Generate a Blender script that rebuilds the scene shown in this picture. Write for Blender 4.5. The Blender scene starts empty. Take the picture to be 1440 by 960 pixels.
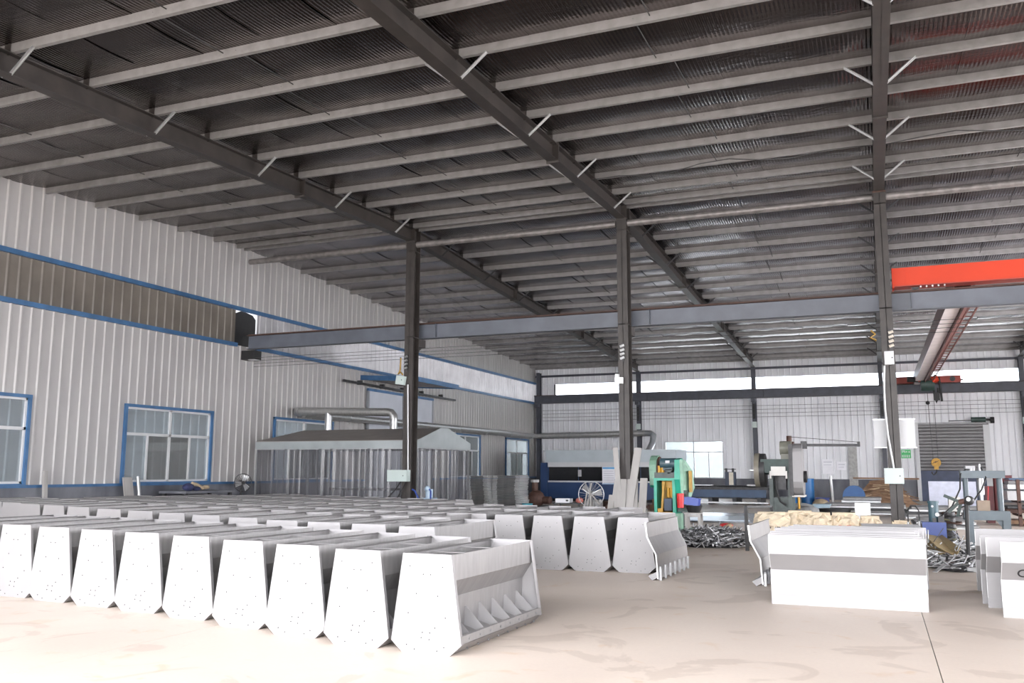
import bpy, math, random
from mathutils import Vector, Matrix
random.seed(7)
SC = bpy.context.scene
C = SC.collection
# ------------------------------------------------------------------ camera, sky, exposure
cam = bpy.data.cameras.new('camera'); cam.sensor_width = 36; cam.lens = 1244.74/1440*36; cam.clip_end = 400
co = bpy.data.objects.new('camera', cam); C.objects.link(co)
_R = Vector((0.92558, 0.37854, 0.002684)); _U = Vector((0.05181, -0.13370, 0.98967)); _F = Vector((-0.37499, 0.91588, 0.14337))
co.matrix_world = Matrix(((_R.x, _U.x, -_F.x, 0), (_R.y, _U.y, -_F.y, 0), (_R.z, _U.z, -_F.z, 1.414), (0, 0, 0, 1)))
SC.camera = co
W = bpy.data.worlds.new('sky'); SC.world = W; W.use_nodes = True
bg = W.node_tree.nodes['Background']; bg.inputs[0].default_value = (0.965, 0.962, 1.0, 1); bg.inputs[1].default_value = 1.0
SC.view_settings.view_transform = 'Standard'; SC.view_settings.look = 'None'; SC.view_settings.gamma = 1
SC.view_settings.use_curve_mapping = False
SC.view_settings.exposure = 4.05
SC.cycles.use_denoising = True
SC.cycles.max_bounces = 10; SC.cycles.diffuse_bounces = 6; SC.cycles.glossy_bounces = 5
SC.cycles.transparent_max_bounces = 12; SC.cycles.sample_clamp_indirect = 6
SC.cycles.caustics_reflective = False; SC.cycles.caustics_refractive = False
XL, YN, YF, XR, YR = -17.65, -3.0, 46.67, 12.35, 21.2     # walls left, near, far, right; ridge
ZR, SL = 8.25, 0.0415                                       # ridge height and roof slope
def roof(y): return ZR - SL*abs(y-YR)
def portal(name, loc, rot, sx, sy):
    l = bpy.data.lights.new(name, 'AREA'); l.shape = 'RECTANGLE'; l.size = sx; l.size_y = sy; l.energy = 1
    l.cycles.is_portal = True
    o = bpy.data.objects.new(name, l); C.objects.link(o); o.location = loc; o.rotation_euler = rot
portal('door_portal', (-3.5, YN-.02, 3.45), (math.pi/2, 0, math.pi), 28, 6.9)
portal('side_portal', (XR+.06, 23.75, 2.6), (math.pi/2, 0, -math.pi/2), 21.5, 5.0)     # guide sampling of the sky through the open front and side
# ------------------------------------------------------------------ materials
MATS = {}
def mat(name, col, rough=.5, metal=0, var=.12, scale=6, bump=0, col2=None, stretch=(1,1,1), detail=4, spec=None, mixpow=None):
    if name in MATS: return MATS[name]
    m = bpy.data.materials.new(name); m.use_nodes = True; nt = m.node_tree; N = nt.nodes; L = nt.links
    p = N['Principled BSDF']; p.inputs['Roughness'].default_value = rough; p.inputs['Metallic'].default_value = metal
    if spec is not None: p.inputs['Specular IOR Level'].default_value = spec
    tc = N.new('ShaderNodeTexCoord'); mp = N.new('ShaderNodeMapping'); mp.inputs['Scale'].default_value = stretch
    L.new(tc.outputs['Object'], mp.inputs[0])
    nz = N.new('ShaderNodeTexNoise'); nz.inputs['Scale'].default_value = scale; nz.inputs['Detail'].default_value = detail
    L.new(mp.outputs[0], nz.inputs['Vector'])
    cr = N.new('ShaderNodeValToRGB')
    c1 = col2 if col2 else tuple(max(0, c*(1-var)) for c in col); c2 = tuple(min(1, c*(1+var*.6)) for c in col) if not col2 else col
    cr.color_ramp.elements[0].position = .33; cr.color_ramp.elements[1].position = .67
    cr.color_ramp.elements[0].color = (*c1, 1); cr.color_ramp.elements[1].color = (*c2, 1)
    L.new(nz.outputs[0], cr.inputs[0]); L.new(cr.outputs[0], p.inputs['Base Color'])
    if bump:
        b = N.new('ShaderNodeBump'); b.inputs['Strength'].default_value = bump; b.inputs['Distance'].default_value = .02
        L.new(nz.outputs[0], b.inputs['Height']); L.new(b.outputs[0], p.inputs['Normal'])
    MATS[name] = m; return m
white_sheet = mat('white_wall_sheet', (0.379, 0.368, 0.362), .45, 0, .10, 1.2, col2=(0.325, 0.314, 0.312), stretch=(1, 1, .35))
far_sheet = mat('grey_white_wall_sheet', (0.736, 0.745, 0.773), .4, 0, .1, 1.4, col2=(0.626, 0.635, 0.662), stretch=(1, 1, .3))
blue_trim = mat('blue_trim_paint', (0.040, 0.116, 0.245), .45, 0, .2, 3)
plinth_m = mat('stained_concrete_plinth', (0.173, 0.178, 0.197), .8, 0, .3, 1.6, bump=.2, col2=(0.083, 0.086, 0.102), stretch=(1, 1, .4))
patch_m = mat('rough_grey_render', (.40, .40, .39), .9, 0, .2, 9, bump=.4)
column_m = mat('brown_grey_steel_paint', (0.037, 0.031, 0.028), .5, .0, .3, 4)
rafter_m = mat('dark_brown_steel_paint', (.034, .028, .025), .45, .0, .35, 3)
runway_m = mat('blue_grey_steel_paint', (0.112, 0.124, 0.150), .45, 0, .15, 2)
dark_col = mat('dark_blue_steel_paint', (0.052, 0.056, 0.073), .5, 0, .2, 3)
rust_m = mat('rust_brown_edge', (0.075, 0.036, 0.026), .7, 0, .3, 12)
galv = mat('galvanised_steel', (0.422, 0.428, 0.435), .38, .75, .12, 8)
purlin_m = mat('galvanised_purlin', (0.256, 0.246, 0.244), .5, .35, .15, 5)
stainless = mat('matt_stainless_sheet', (0.280, 0.273, 0.276), .5, .3, .05, 3)
stain_in = mat('brushed_stainless_sheet', (0.292, 0.285, 0.285), .45, .45, .08, 4, stretch=(1, 6, 1))
white_edge = mat('bright_sheared_edge', (0.528, 0.528, 0.528), .4, .3, .02, 4)
bolt_m = mat('dull_bolt_steel', (.30, .30, .31), .4, .8, .1, 30)
duct_m = mat('spiral_galvanised_duct', (0.468, 0.468, 0.459), .35, .75, .1, 9)
black_m = mat('black_rubber', (.012, .012, .013), .6, 0, .2, 8)
dark_m = mat('dark_oily_steel', (.05, .05, .052), .5, .3, .35, 8)
orange_m = mat('orange_red_crane_paint', (.56, .036, .004), .6, 0, .04, 2)
red_m = mat('dull_red_crane_paint', (.33, .045, .03), .5, 0, .15, 3)
maroon_m = mat('maroon_paint', (0.112, 0.014, 0.017), .5, 0, .2, 6)
redbright = mat('bright_red_plastic', (.62, .03, .035), .4, 0, .1, 4)
brownred = mat('brown_red_girder_paint', (.20, .085, .075), .5, 0, .2, 3)
floorlit_girder = mat('pale_pink_girder_plate', (.86, .79, .79), .4, .0, .08, 2)  # pale tone stands in for floor light on the girder's underside
navy = mat('navy_machine_paint', (0.013, 0.041, 0.120), .4, 0, .1, 2)
steelblue = mat('blue_bed_paint', (0.030, 0.066, 0.132), .45, 0, .15, 3)
machine_grey = mat('pale_grey_machine_paint', (.42, .47, .50), .4, 0, .06, 2)
white_p = mat('white_paint', (0.530, 0.537, 0.550), .4, 0, .04, 3)
boxgreen = mat('pale_mint_enclosure', (0.465, 0.540, 0.517), .4, 0, .04, 3)
paper_m = mat('white_paper', (.80, .80, .84), .7, 0, .04, 5)
blueprint = mat('blue_print', (.13, .38, .68), .6, 0, .05, 5)
greyprint = mat('grey_print', (.45, .45, .52), .7, 0, .05, 5)
green_p = mat('jade_green_machine_paint', (0.025, 0.340, 0.230), .42, 0, .15, 5)
palegreen = mat('worn_pale_green_paint', (0.192, 0.336, 0.248), .5, 0, .2, 5)
darkgreen = mat('dark_green_machine_paint', (0.025, 0.052, 0.045), .5, 0, .3, 6)
greygreen = mat('grey_green_machine_paint', (0.065, 0.085, 0.081), .5, 0, .25, 6)
motorblue = mat('grey_blue_motor_paint', (0.046, 0.091, 0.111), .45, 0, .2, 8)
yellow_m = mat('yellow_machine_paint', (0.496, 0.264, 0.024), .5, 0, .2, 7)
tank_blue = mat('bright_blue_barrel_plastic', (0.022, 0.150, 0.390), .4, 0, .12, 3)
box_blue = mat('royal_blue_plastic', (0.033, 0.065, 0.312), .4, 0, .1, 3)
cyan_m = mat('teal_plastic', (.05, .30, .38), .5, 0, .1, 3)
bluegrey = mat('blue_grey_press_paint', (0.083, 0.110, 0.127), .45, 0, .15, 5)
kraft = mat('cream_kraft_sack', (0.654, 0.557, 0.415), .75, 0, .12, 14, bump=.35)
kraftred = mat('red_sack_print', (.55, .07, .03), .75, 0, .2, 14)
wood_m = mat('weathered_timber', (0.247, 0.150, 0.086), .75, 0, .25, 5, col2=(0.135, 0.075, 0.045), stretch=(1, 8, 8))
wood_l = mat('pale_sawn_timber', (0.400, 0.288, 0.184), .75, 0, .2, 5, stretch=(1, 8, 8))
ply_m = mat('tan_plywood', (0.375, 0.285, 0.143), .7, 0, .2, 5, stretch=(1, 5, 1))
board_m = mat('pale_grey_sheet_board', (0.352, 0.338, 0.323), .55, .1, .12, 4, stretch=(1, 1, .3))
grey_box = mat('light_grey_enclosure', (.58, .57, .54), .45, 0, .06, 4)
cloth_tan = mat('tan_cloth', (.42, .33, .22), .85, 0, .2, 9, bump=.3)
cloth_blue = mat('dark_blue_cloth', (.03, .035, .09), .85, 0, .3, 9, bump=.3)
shutter_m = mat('dark_grey_shutter', (0.119, 0.115, 0.119), .4, .2, .12, 3)
shutter_blue = mat('worn_blue_barrier_paint', (0.036, 0.051, 0.102), .5, 0, .3, 2)
brass = mat('ochre_cable', (.40, .24, .05), .5, 0, .2, 8)
green_hose = mat('green_hose', (.02, .16, .08), .5, 0, .1, 8)
signgreen = mat('green_sign_sheet', (.05, .50, .14), .5, 0, .06, 6)
bag_grey = mat('grey_woven_bag', (.36, .36, .36), .8, 0, .2, 8, bump=.3)
canvas = mat('grey_brown_tarpaulin', (0.240, 0.216, 0.200), .55, 0, .12, 2)
canvas_l = mat('silver_tarpaulin', (0.354, 0.388, 0.394), .38, .15, .12, 2, bump=.05)
door_grey = mat('blue_grey_door_sheet', (.42, .44, .49), .4, 0, .06, 2)
apron_m = mat('pale_outdoor_concrete', (.62, .58, .53), .8, 0, .12, .8)
neigh_m = mat('grey_neighbour_sheet', (.58, .60, .62), .6, 0, .1, 1.5)
tray_m = mat('grey_mesh_tray', (.20, .20, .205), .5, .3, .25, 20)
lamp_m = mat('pale_lamp_case', (.75, .76, .76), .4, 0, .04, 4)

def floor_material():
    m = bpy.data.materials.new('dusty_concrete_floor'); m.use_nodes = True; N = m.node_tree.nodes; L = m.node_tree.links
    p = N['Principled BSDF']; p.inputs['Roughness'].default_value = .5
    tc = N.new('ShaderNodeTexCoord')
    def noise(s, d, dist=0):
        n = N.new('ShaderNodeTexNoise'); n.inputs['Scale'].default_value = s; n.inputs['Detail'].default_value = d; n.inputs['Distortion'].default_value = dist
        L.new(tc.outputs['Object'], n.inputs['Vector']); return n
    def ramp(a, b, c1, c2):
        r = N.new('ShaderNodeValToRGB'); r.color_ramp.elements[0].position = a; r.color_ramp.elements[1].position = b
        r.color_ramp.elements[0].color = (*c1, 1); r.color_ramp.elements[1].color = (*c2, 1); return r
    n1 = noise(.35, 5, .6); r1 = ramp(.38, .62, (.70, .60, .52), (.78, .675, .585)); L.new(n1.outputs[0], r1.inputs[0])
    n2 = noise(.9, 7, 1.4); r2 = ramp(.57, .60, (1, 1, 1), (.88, .87, .86)); L.new(n2.outputs[0], r2.inputs[0])   # damp patches
    n3 = noise(2.2, 8, 1); r3 = ramp(.62, .72, (1, 1, 1), (.95, .88, .79)); L.new(n3.outputs[0], r3.inputs[0])     # rusty stains
    n4 = noise(30, 3); r4 = ramp(.3, .7, (.96, .96, .96), (1, 1, 1)); L.new(n4.outputs[0], r4.inputs[0])
    cur = r1.outputs[0]
    for r in (r2, r3, r4):
        x = N.new('ShaderNodeMix'); x.data_type = 'RGBA'; x.blend_type = 'MULTIPLY'; x.inputs[0].default_value = 1
        L.new(cur, x.inputs[6]); L.new(r.outputs[0], x.inputs[7]); cur = x.outputs[2]
    L.new(cur, p.inputs['Base Color'])
    rr = N.new('ShaderNodeMapRange'); rr.inputs[3].default_value = .38; rr.inputs[4].default_value = .62
    L.new(n2.outputs[0], rr.inputs[0]); L.new(rr.outputs[0], p.inputs['Roughness'])
    return m
def foil_material(name, ca, cb, rough, bump):
    m = bpy.data.materials.new(name); m.use_nodes = True; N = m.node_tree.nodes; L = m.node_tree.links
    p = N['Principled BSDF']; p.inputs['Metallic'].default_value = .9
    tc = N.new('ShaderNodeTexCoord')
    n = N.new('ShaderNodeTexNoise'); n.inputs['Scale'].default_value = .8; n.inputs['Detail'].default_value = 5; L.new(tc.outputs['Object'], n.inputs['Vector'])
    r = N.new('ShaderNodeValToRGB'); r.color_ramp.elements[0].position = .35; r.color_ramp.elements[1].position = .68
    r.color_ramp.elements[0].color = (*ca, 1); r.color_ramp.elements[1].color = (*cb, 1)
    L.new(n.outputs[0], r.inputs[0]); L.new(r.outputs[0], p.inputs['Base Color'])
    w = N.new('ShaderNodeTexWave'); w.bands_direction = 'X'; w.inputs['Scale'].default_value = 5; w.inputs['Distortion'].default_value = .3
    L.new(tc.outputs['Object'], w.inputs['Vector'])
    n2 = N.new('ShaderNodeTexNoise'); n2.inputs['Scale'].default_value = 2.2; n2.inputs['Detail'].default_value = 6; n2.inputs['Distortion'].default_value = 1.5
    mp = N.new('ShaderNodeMapping'); mp.inputs['Scale'].default_value = (.6, 2.2, 1); L.new(tc.outputs['Object'], mp.inputs[0]); L.new(mp.outputs[0], n2.inputs['Vector'])
    b1 = N.new('ShaderNodeBump'); b1.inputs['Strength'].default_value = .22; b1.inputs['Distance'].default_value = .02; L.new(w.outputs[0], b1.inputs['Height'])
    b2 = N.new('ShaderNodeBump'); b2.inputs['Strength'].default_value = bump; b2.inputs['Distance'].default_value = .05; L.new(n2.outputs[0], b2.inputs['Height'])
    L.new(b1.outputs[0], b2.inputs['Normal']); L.new(b2.outputs[0], p.inputs['Normal'])
    p.inputs['Roughness'].default_value = rough
    return m
def translucent_material(name, col, trans, gloss=.08, clear=0.0, rough=.3):
    m = bpy.data.materials.new(name); m.use_nodes = True; N = m.node_tree.nodes; L = m.node_tree.links
    out = N['Material Output']; N.remove(N['Principled BSDF'])
    d = N.new('ShaderNodeBsdfDiffuse'); t = N.new('ShaderNodeBsdfTranslucent'); g = N.new('ShaderNodeBsdfGlossy'); tr = N.new('ShaderNodeBsdfTransparent')
    tc = N.new('ShaderNodeTexCoord'); nz = N.new('ShaderNodeTexNoise'); nz.inputs['Scale'].default_value = 1.5; nz.inputs['Detail'].default_value = 4
    L.new(tc.outputs['Object'], nz.inputs['Vector'])
    cr = N.new('ShaderNodeValToRGB'); cr.color_ramp.elements[0].position = .35; cr.color_ramp.elements[1].position = .65
    cr.color_ramp.elements[0].color = (*[c*.8 for c in col], 1); cr.color_ramp.elements[1].color = (*col, 1)
    L.new(nz.outputs[0], cr.inputs[0]); L.new(cr.outputs[0], d.inputs[0]); L.new(cr.outputs[0], t.inputs[0])
    g.inputs['Roughness'].default_value = rough
    def mix(a, b, f):
        x = N.new('ShaderNodeMixShader'); x.inputs[0].default_value = f; L.new(a, x.inputs[1]); L.new(b, x.inputs[2]); return x.outputs[0]
    s = mix(d.outputs[0], t.outputs[0], trans); s = mix(s, tr.outputs[0], clear); s = mix(s, g.outputs[0], gloss)
    L.new(s, out.inputs[0]); return m
def glass_material(name, tint, gloss, clear):
    m = bpy.data.materials.new(name); m.use_nodes = True; N = m.node_tree.nodes; L = m.node_tree.links
    out = N['Material Output']; N.remove(N['Principled BSDF'])
    tr = N.new('ShaderNodeBsdfTransparent'); tr.inputs[0].default_value = (*tint, 1)
    g = N.new('ShaderNodeBsdfGlossy'); g.inputs['Roughness'].default_value = .03
    d = N.new('ShaderNodeBsdfDiffuse'); d.inputs[0].default_value = (.35, .35, .34, 1)      # dust on the pane
    x = N.new('ShaderNodeMixShader'); x.inputs[0].default_value = 1-clear; L.new(tr.outputs[0], x.inputs[1]); L.new(d.outputs[0], x.inputs[2])
    y = N.new('ShaderNodeMixShader'); y.inputs[0].default_value = gloss; L.new(x.outputs[0], y.inputs[1]); L.new(g.outputs[0], y.inputs[2])
    L.new(y.outputs[0], out.inputs[0]); return m
floor_m = floor_material(); foil_m = foil_material('aged_brown_foil_insulation', (.046, .033, .030), (.085, .068, .064), .17, .12); foil_new = foil_material('silver_foil_insulation', (.13, .117, .128), (.21, .195, .21), .13, .10)
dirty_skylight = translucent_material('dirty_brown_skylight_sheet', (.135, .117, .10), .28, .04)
pale_skylight = translucent_material('pale_skylight_sheet', (.32, .315, .325), .15, .05)
curtain_m = translucent_material('clear_pvc_strip', (.2, .2, .22), .3, .03, .46, .2)
glass_m = glass_material('window_glass', (.80, .85, .88), .05, .80)
glass_dark = glass_material('double_dark_glass', (.42, .45, .46), .10, .72)
black_glass = mat('black_safety_window', (.010, .010, .012), .12, 0, .1, 3)

# ------------------------------------------------------------------ mesh builder
class MB:
    def __init__(s): s.v = []; s.f = []; s.sm = []
    def add(s, vs, fs, smooth=False):
        n = len(s.v); s.v += [tuple(v) for v in vs]; s.f += [tuple(i+n for i in f) for f in fs]; s.sm += [smooth]*len(fs); return s
    def box(s, c, d, rz=0, rx=0, ry=0):
        hx, hy, hz = d[0]/2, d[1]/2, d[2]/2; M = Matrix.Rotation(rz, 3, 'Z') @ Matrix.Rotation(ry, 3, 'Y') @ Matrix.Rotation(rx, 3, 'X'); c = Vector(c)
        vs = [c + M @ Vector((x*hx, y*hy, z*hz)) for x, y, z in ((-1,-1,-1),(1,-1,-1),(1,1,-1),(-1,1,-1),(-1,-1,1),(1,-1,1),(1,1,1),(-1,1,1))]
        return s.add(vs, [(0,3,2,1),(4,5,6,7),(0,1,5,4),(1,2,6,5),(2,3,7,6),(3,0,4,7)])
    def bb(s, x0, x1, y0, y1, z0, z1): return s.box(((x0+x1)/2, (y0+y1)/2, (z0+z1)/2), (abs(x1-x0), abs(y1-y0), abs(z1-z0)))
    def bar(s, p0, p1, w, h, up=(0,0,1)):
        p0 = Vector(p0); p1 = Vector(p1); d = (p1-p0).normalized(); up = Vector(up)
        if abs(d.dot(up)) > .98: up = Vector((1,0,0))
        a = d.cross(up).normalized(); b = a.cross(d).normalized(); vs = []
        for p in (p0, p1):
            for x, y in ((-1,-1),(1,-1),(1,1),(-1,1)): vs.append(p + a*x*w/2 + b*y*h/2)
        return s.add(vs, [(0,1,2,3),(7,6,5,4),(0,4,5,1),(1,5,6,2),(2,6,7,3),(3,7,4,0)])
    def cyl(s, p0, p1, r, n=12, r2=None, cap=True):
        p0 = Vector(p0); p1 = Vector(p1); d = (p1-p0).normalized(); r2 = r if r2 is None else r2
        a = d.orthogonal().normalized(); b = d.cross(a); vs = []
        for p, q in ((p0, r), (p1, r2)):
            for i in range(n): t = 2*math.pi*i/n; vs.append(p + a*math.cos(t)*q + b*math.sin(t)*q)
        s.add(vs, [(i, (i+1)%n, n+(i+1)%n, n+i) for i in range(n)], True)
        if cap: s.add(vs, [tuple(range(n-1, -1, -1)), tuple(range(n, 2*n))])
        return s
    def tube(s, path, r, n=8):
        P = [Vector(p) for p in path]; rings = []; nrm = None
        for i, p in enumerate(P):
            d = (P[min(i+1, len(P)-1)] - P[max(i-1, 0)]).normalized()
            nrm = d.orthogonal().normalized() if nrm is None else (nrm - d*nrm.dot(d)).normalized()
            b = d.cross(nrm); rr = r(i/(len(P)-1)) if callable(r) else r
            rings.append([p + nrm*math.cos(2*math.pi*k/n)*rr + b*math.sin(2*math.pi*k/n)*rr for k in range(n)])
        vs = [v for g in rings for v in g]; fs = []
        for i in range(len(P)-1):
            for k in range(n): fs.append((i*n+k, i*n+(k+1)%n, (i+1)*n+(k+1)%n, (i+1)*n+k))
        s.add(vs, fs, True); s.add(vs, [tuple(range(n-1, -1, -1)), tuple(range(len(vs)-n, len(vs)))]); return s
    def prism(s, poly, ext):
        n = len(poly); e = Vector(ext); a = [Vector(p) for p in poly]; vs = a + [p+e for p in a]
        return s.add(vs, [tuple(range(n-1, -1, -1)), tuple(range(n, 2*n))] + [(i, (i+1)%n, n+(i+1)%n, n+i) for i in range(n)])
    def strip(s, pts, ext, t):
        for a, b in zip(pts[:-1], pts[1:]):
            a = Vector(a); b = Vector(b); s.prism([a, b, b+Vector(t), a+Vector(t)], ext)
        return s
    def ball(s, c, r, n=10, m=6, sq=(1,1,1)):
        c = Vector(c); vs = [c + Vector((0,0,r*sq[2]))]; fs = []
        for j in range(1, m):
            ph = math.pi*j/m
            for i in range(n): t = 2*math.pi*i/n; vs.append(c + Vector((r*sq[0]*math.sin(ph)*math.cos(t), r*sq[1]*math.sin(ph)*math.sin(t), r*sq[2]*math.cos(ph))))
        vs.append(c - Vector((0,0,r*sq[2]))); L = len(vs)-1
        for i in range(n):
            fs.append((0, 1+i, 1+(i+1)%n)); fs.append((L, L-n+(i+1)%n, L-n+i))
            for j in range(m-2): a = 1+j*n; fs.append((a+i, a+n+i, a+n+(i+1)%n, a+(i+1)%n))
        return s.add(vs, fs, True)
    def mesh(s, name, m, off=(0,0,0)):
        me = bpy.data.meshes.new(name); o = Vector(off)
        me.from_pydata([tuple(Vector(v)-o) for v in s.v], [], s.f)
        for p, q in zip(me.polygons, s.sm): p.use_smooth = q
        me.materials.append(m); me.update(); return me
def wloc(o):
    v = Vector((0,0,0))
    while o: v += o.location; o = o.parent
    return v
def link(name, me, parent=None, loc=(0,0,0)):
    o = bpy.data.objects.new(name, me); C.objects.link(o); o.location = loc
    if parent: o.parent = parent
    return o
def part(name, mb, m, parent, label=None, kind=None):            # a child; vertices given in world space
    o = link(name, mb.mesh(name, m, wloc(parent)), parent)
    if label: o['label'] = label
    if kind: o['kind'] = kind
    return o
def tag(o, label, cat, group=None, kind=None):
    o['label'] = label; o['category'] = cat
    if group: o['group'] = group
    if kind: o['kind'] = kind
    return o
def thing(name, label, cat, loc=(0,0,0), group=None):
    return tag(link(name, None, None, loc), label, cat, group)
def single(name, mb, m, label, cat, loc=(0,0,0), group=None, kind=None):
    return tag(link(name, mb.mesh(name, m, loc), None, loc), label, cat, group, kind)
def struct(name, mb=None, m=None, parent=None, loc=(0,0,0)):
    o = link(name, mb.mesh(name, m, wloc(parent) if parent else loc) if mb else None, parent, (0,0,0) if parent else loc)
    if not parent: o['kind'] = 'structure'
    return o
def copy_tree(o, parent=None):
    c = o.copy(); C.objects.link(c)
    if parent: c.parent = parent
    for ch in o.children: copy_tree(ch, c)
    return c
ORD = ['first','second','third','fourth','fifth','sixth','seventh','eighth','ninth','tenth','eleventh','twelfth','thirteenth','fourteenth','fifteenth','sixteenth','seventeenth','eighteenth','nineteenth','twentieth','twenty-first','twenty-second','twenty-third','twenty-fourth','twenty-fifth']

# ------------------------------------------------------------------ setting: floor, walls, roof
fl = struct('floor')
jx, jy = [XL, -11.66, -5.67, .335, 6.33, XR], [YN, 10.7, 18.2, 25.7, 33.2, 40.7, YF]
for i in range(len(jx)-1):
    for j in range(len(jy)-1):
        g = .0035
        part('floor_slab', MB().bb(jx[i]+g, jx[i+1]-g, jy[j]+g*.2, jy[j+1]-g*.2, -.2, 0), floor_m, fl)
part('floor_base', MB().bb(XL, XR, YN, YF, -.3, -.012), dark_m, fl)
struct('ground', MB().bb(-60, 60, -60, YN, -.3, -.01).bb(-60, XL-.3, YN, 90, -.3, -.02).bb(-60, 60, YF+.3, 90, -.3, -.02), apron_m)

def ribbed(axis, a0, a1, z0f, z1f, base, out, pitch=.3, rib=.05, h=.028, th=.006):
    """one trapezoidal wall sheet; axis 'y' runs along y at x=base, 'x' runs along x at y=base; out = +-1 rib direction; z may be functions"""
    mb = MB(); n = max(1, round((a1-a0)/pitch)); p = (a1-a0)/n; prof = []
    for k in range(n):
        s = a0 + k*p; prof += [(s, 0), (s+p*.5-rib*.9, 0), (s+p*.5-rib*.4, h), (s+p*.5+rib*.4, h), (s+p*.5+rib*.9, 0)]
    prof.append((a1, 0))
    f0 = z0f if callable(z0f) else (lambda s: z0f); f1 = z1f if callable(z1f) else (lambda s: z1f)
    vs = []
    for s, d in prof:
        for z in (f0(s), f1(s)): vs.append((base+out*d, s, z) if axis == 'y' else (s, base+out*d, z))
    fs = [(2*i, 2*i+2, 2*i+3, 2*i+1) for i in range(len(prof)-1)]
    mb.add(vs, fs); return mb
def splits(a0, a1, step=.9):
    n = max(1, round((a1-a0)/step)); return [(a0+(a1-a0)*k/n, a0+(a1-a0)*(k+1)/n) for k in range(n)]
ZT1, ZT2 = 6.21, 5.10
# left wall
wl = struct('wall_left')
part('plinth', MB().bb(XL-.25, XL+.06, YN, YF, 0, .985), plinth_m, wl)
wins = [(5.2, 8.44), (11.14, 14.38), (17.1, 20.34), (23.15, 26.46), (35.8, 39.03), (42.2, 45.46)]
edges = [YN] + [e for w in wins for e in w] + [YF]
for i in range(0, len(edges), 2):
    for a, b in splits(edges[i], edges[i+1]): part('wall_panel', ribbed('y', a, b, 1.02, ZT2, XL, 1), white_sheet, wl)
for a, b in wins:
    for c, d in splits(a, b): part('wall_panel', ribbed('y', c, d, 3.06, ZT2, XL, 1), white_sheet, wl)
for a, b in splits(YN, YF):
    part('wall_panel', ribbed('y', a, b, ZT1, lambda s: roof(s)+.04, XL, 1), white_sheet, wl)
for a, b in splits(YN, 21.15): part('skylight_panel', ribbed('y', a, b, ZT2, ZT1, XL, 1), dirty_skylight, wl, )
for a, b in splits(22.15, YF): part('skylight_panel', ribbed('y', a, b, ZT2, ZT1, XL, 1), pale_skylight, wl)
part('torn_opening_board', MB().prism([(XL-.05, 21.15, 5.1), (XL-.05, 22.15, 5.1), (XL-.05, 22.15, 6.0), (XL-.05, 22.0, 6.12), (XL-.05, 21.5, 6.19), (XL-.05, 21.15, 6.05)], (-.02, 0, 0)), black_m, wl)  # black sheet stands in for the darkness inside the torn hole
for k, z in enumerate((ZT1, ZT2)):
    mb = MB(); mb.bb(XL, XL+.09, YN, 21.2 if k else YF, z-.055, z+.055)
    if k: mb.bb(XL, XL+.09, 22.1, YF, z-.055, z+.055)
    struct('trim_%d' % (k+1), mb, blue_trim)
struct('baseboard_left', MB().bb(XL-.02, XL+.09, YN, YF, .985, 1.05), blue_trim)
for i, (a, b) in enumerate(wins):
    w = struct('window_%d' % (i+1), None, None, None, (XL, (a+b)/2, 1.05)); z0, z1 = 1.05, 3.06; t = .075
    fr = MB().bb(XL-.06, XL+.07, a, a+t, z0, z1).bb(XL-.06, XL+.07, b-t, b, z0, z1).bb(XL-.06, XL+.075, a, b, z1-t, z1).bb(XL-.06, XL+.075, a, b, z0, z0+.03)
    part('window_frame', fr, blue_trim, w)
    a2, b2, zt, zm = a+t, b-t, z1-t, 2.30; y2 = (a2+b2)/2; q = (b2-a2)/4; f = MB(); e = .05; X0, X1 = XL-.05, XL+.02
    f.bb(X0, X1, a2, a2+e, z0+.03, zt).bb(X0, X1, b2-e, b2, z0+.03, zt).bb(X0, X1, a2, b2, zt-e, zt).bb(X0, X1, a2, b2, z0+.03, z0+.03+e)
    f.bb(X0, X1, a2, b2, zm-.035, zm+.035).bb(X0, X1, y2-.035, y2+.035, z0+.03, zt)
    part('sash_frame', f, white_p, w)
    for s in (a2+q, b2-q): part('sash_stile', MB().bb(X0+.01, X1-.01, s-.03, s+.03, z0+.07, zm-.03), white_p, w)
    for c0, c1, u0, u1, gm in ((a2, y2, zm, zt, glass_m), (y2, b2, zm, zt, glass_m), (a2, a2+q, z0+.05, zm, glass_m), (b2-q, b2, z0+.05, zm, glass_m), (a2+q, y2, z0+.05, zm, glass_dark), (y2, b2-q, z0+.05, zm, glass_dark)):
        part('pane', MB().bb(XL-.022, XL-.016, c0, c1, u0, u1), gm, w)
# sliding door in the left wall with its rail
d = struct('door_1', MB().bb(XL+.06, XL+.12, 28.65, 33.85, 0, 4.35), door_grey, None, (XL, 31, 0))
dg = MB()
for y in (28.65, 33.85): dg.bb(XL+.05, XL+.14, y-.05, y+.05, 0, 4.36)
part('door_edge', dg, mat('door_edge_grey', (.22, .23, .25), .5), d)
for y in (31.25,): part('door_joint', MB().bb(XL+.12, XL+.126, y-.02, y+.02, 0, 4.35), dark_m, d)
part('door_header', MB().bb(XL+.06, XL+.15, 28.6, 33.9, 4.33, 4.43), blue_trim, d)
rail = thing('sliding_door_rail', 'dark steel rail high on left wall above the grey sliding door', 'rail', (XL+.2, 31, 4.5))
part('track', MB().bar((XL+.2, 26.8, 4.55), (XL+.2, 35.9, 4.50), .07, .08), dark_m, rail)
for y in (28, 29.6, 31.2, 32.8, 34.6): part('rail_bracket', MB().bb(XL+.03, XL+.22, y-.04, y+.04, 4.5, 4.66), dark_m, rail)
cp = thing('canopy', 'blue-edged corrugated canopy jutting from left wall above sliding door', 'canopy', (XL, 29.9, 4.7))
mb = MB(); n = 24
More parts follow.
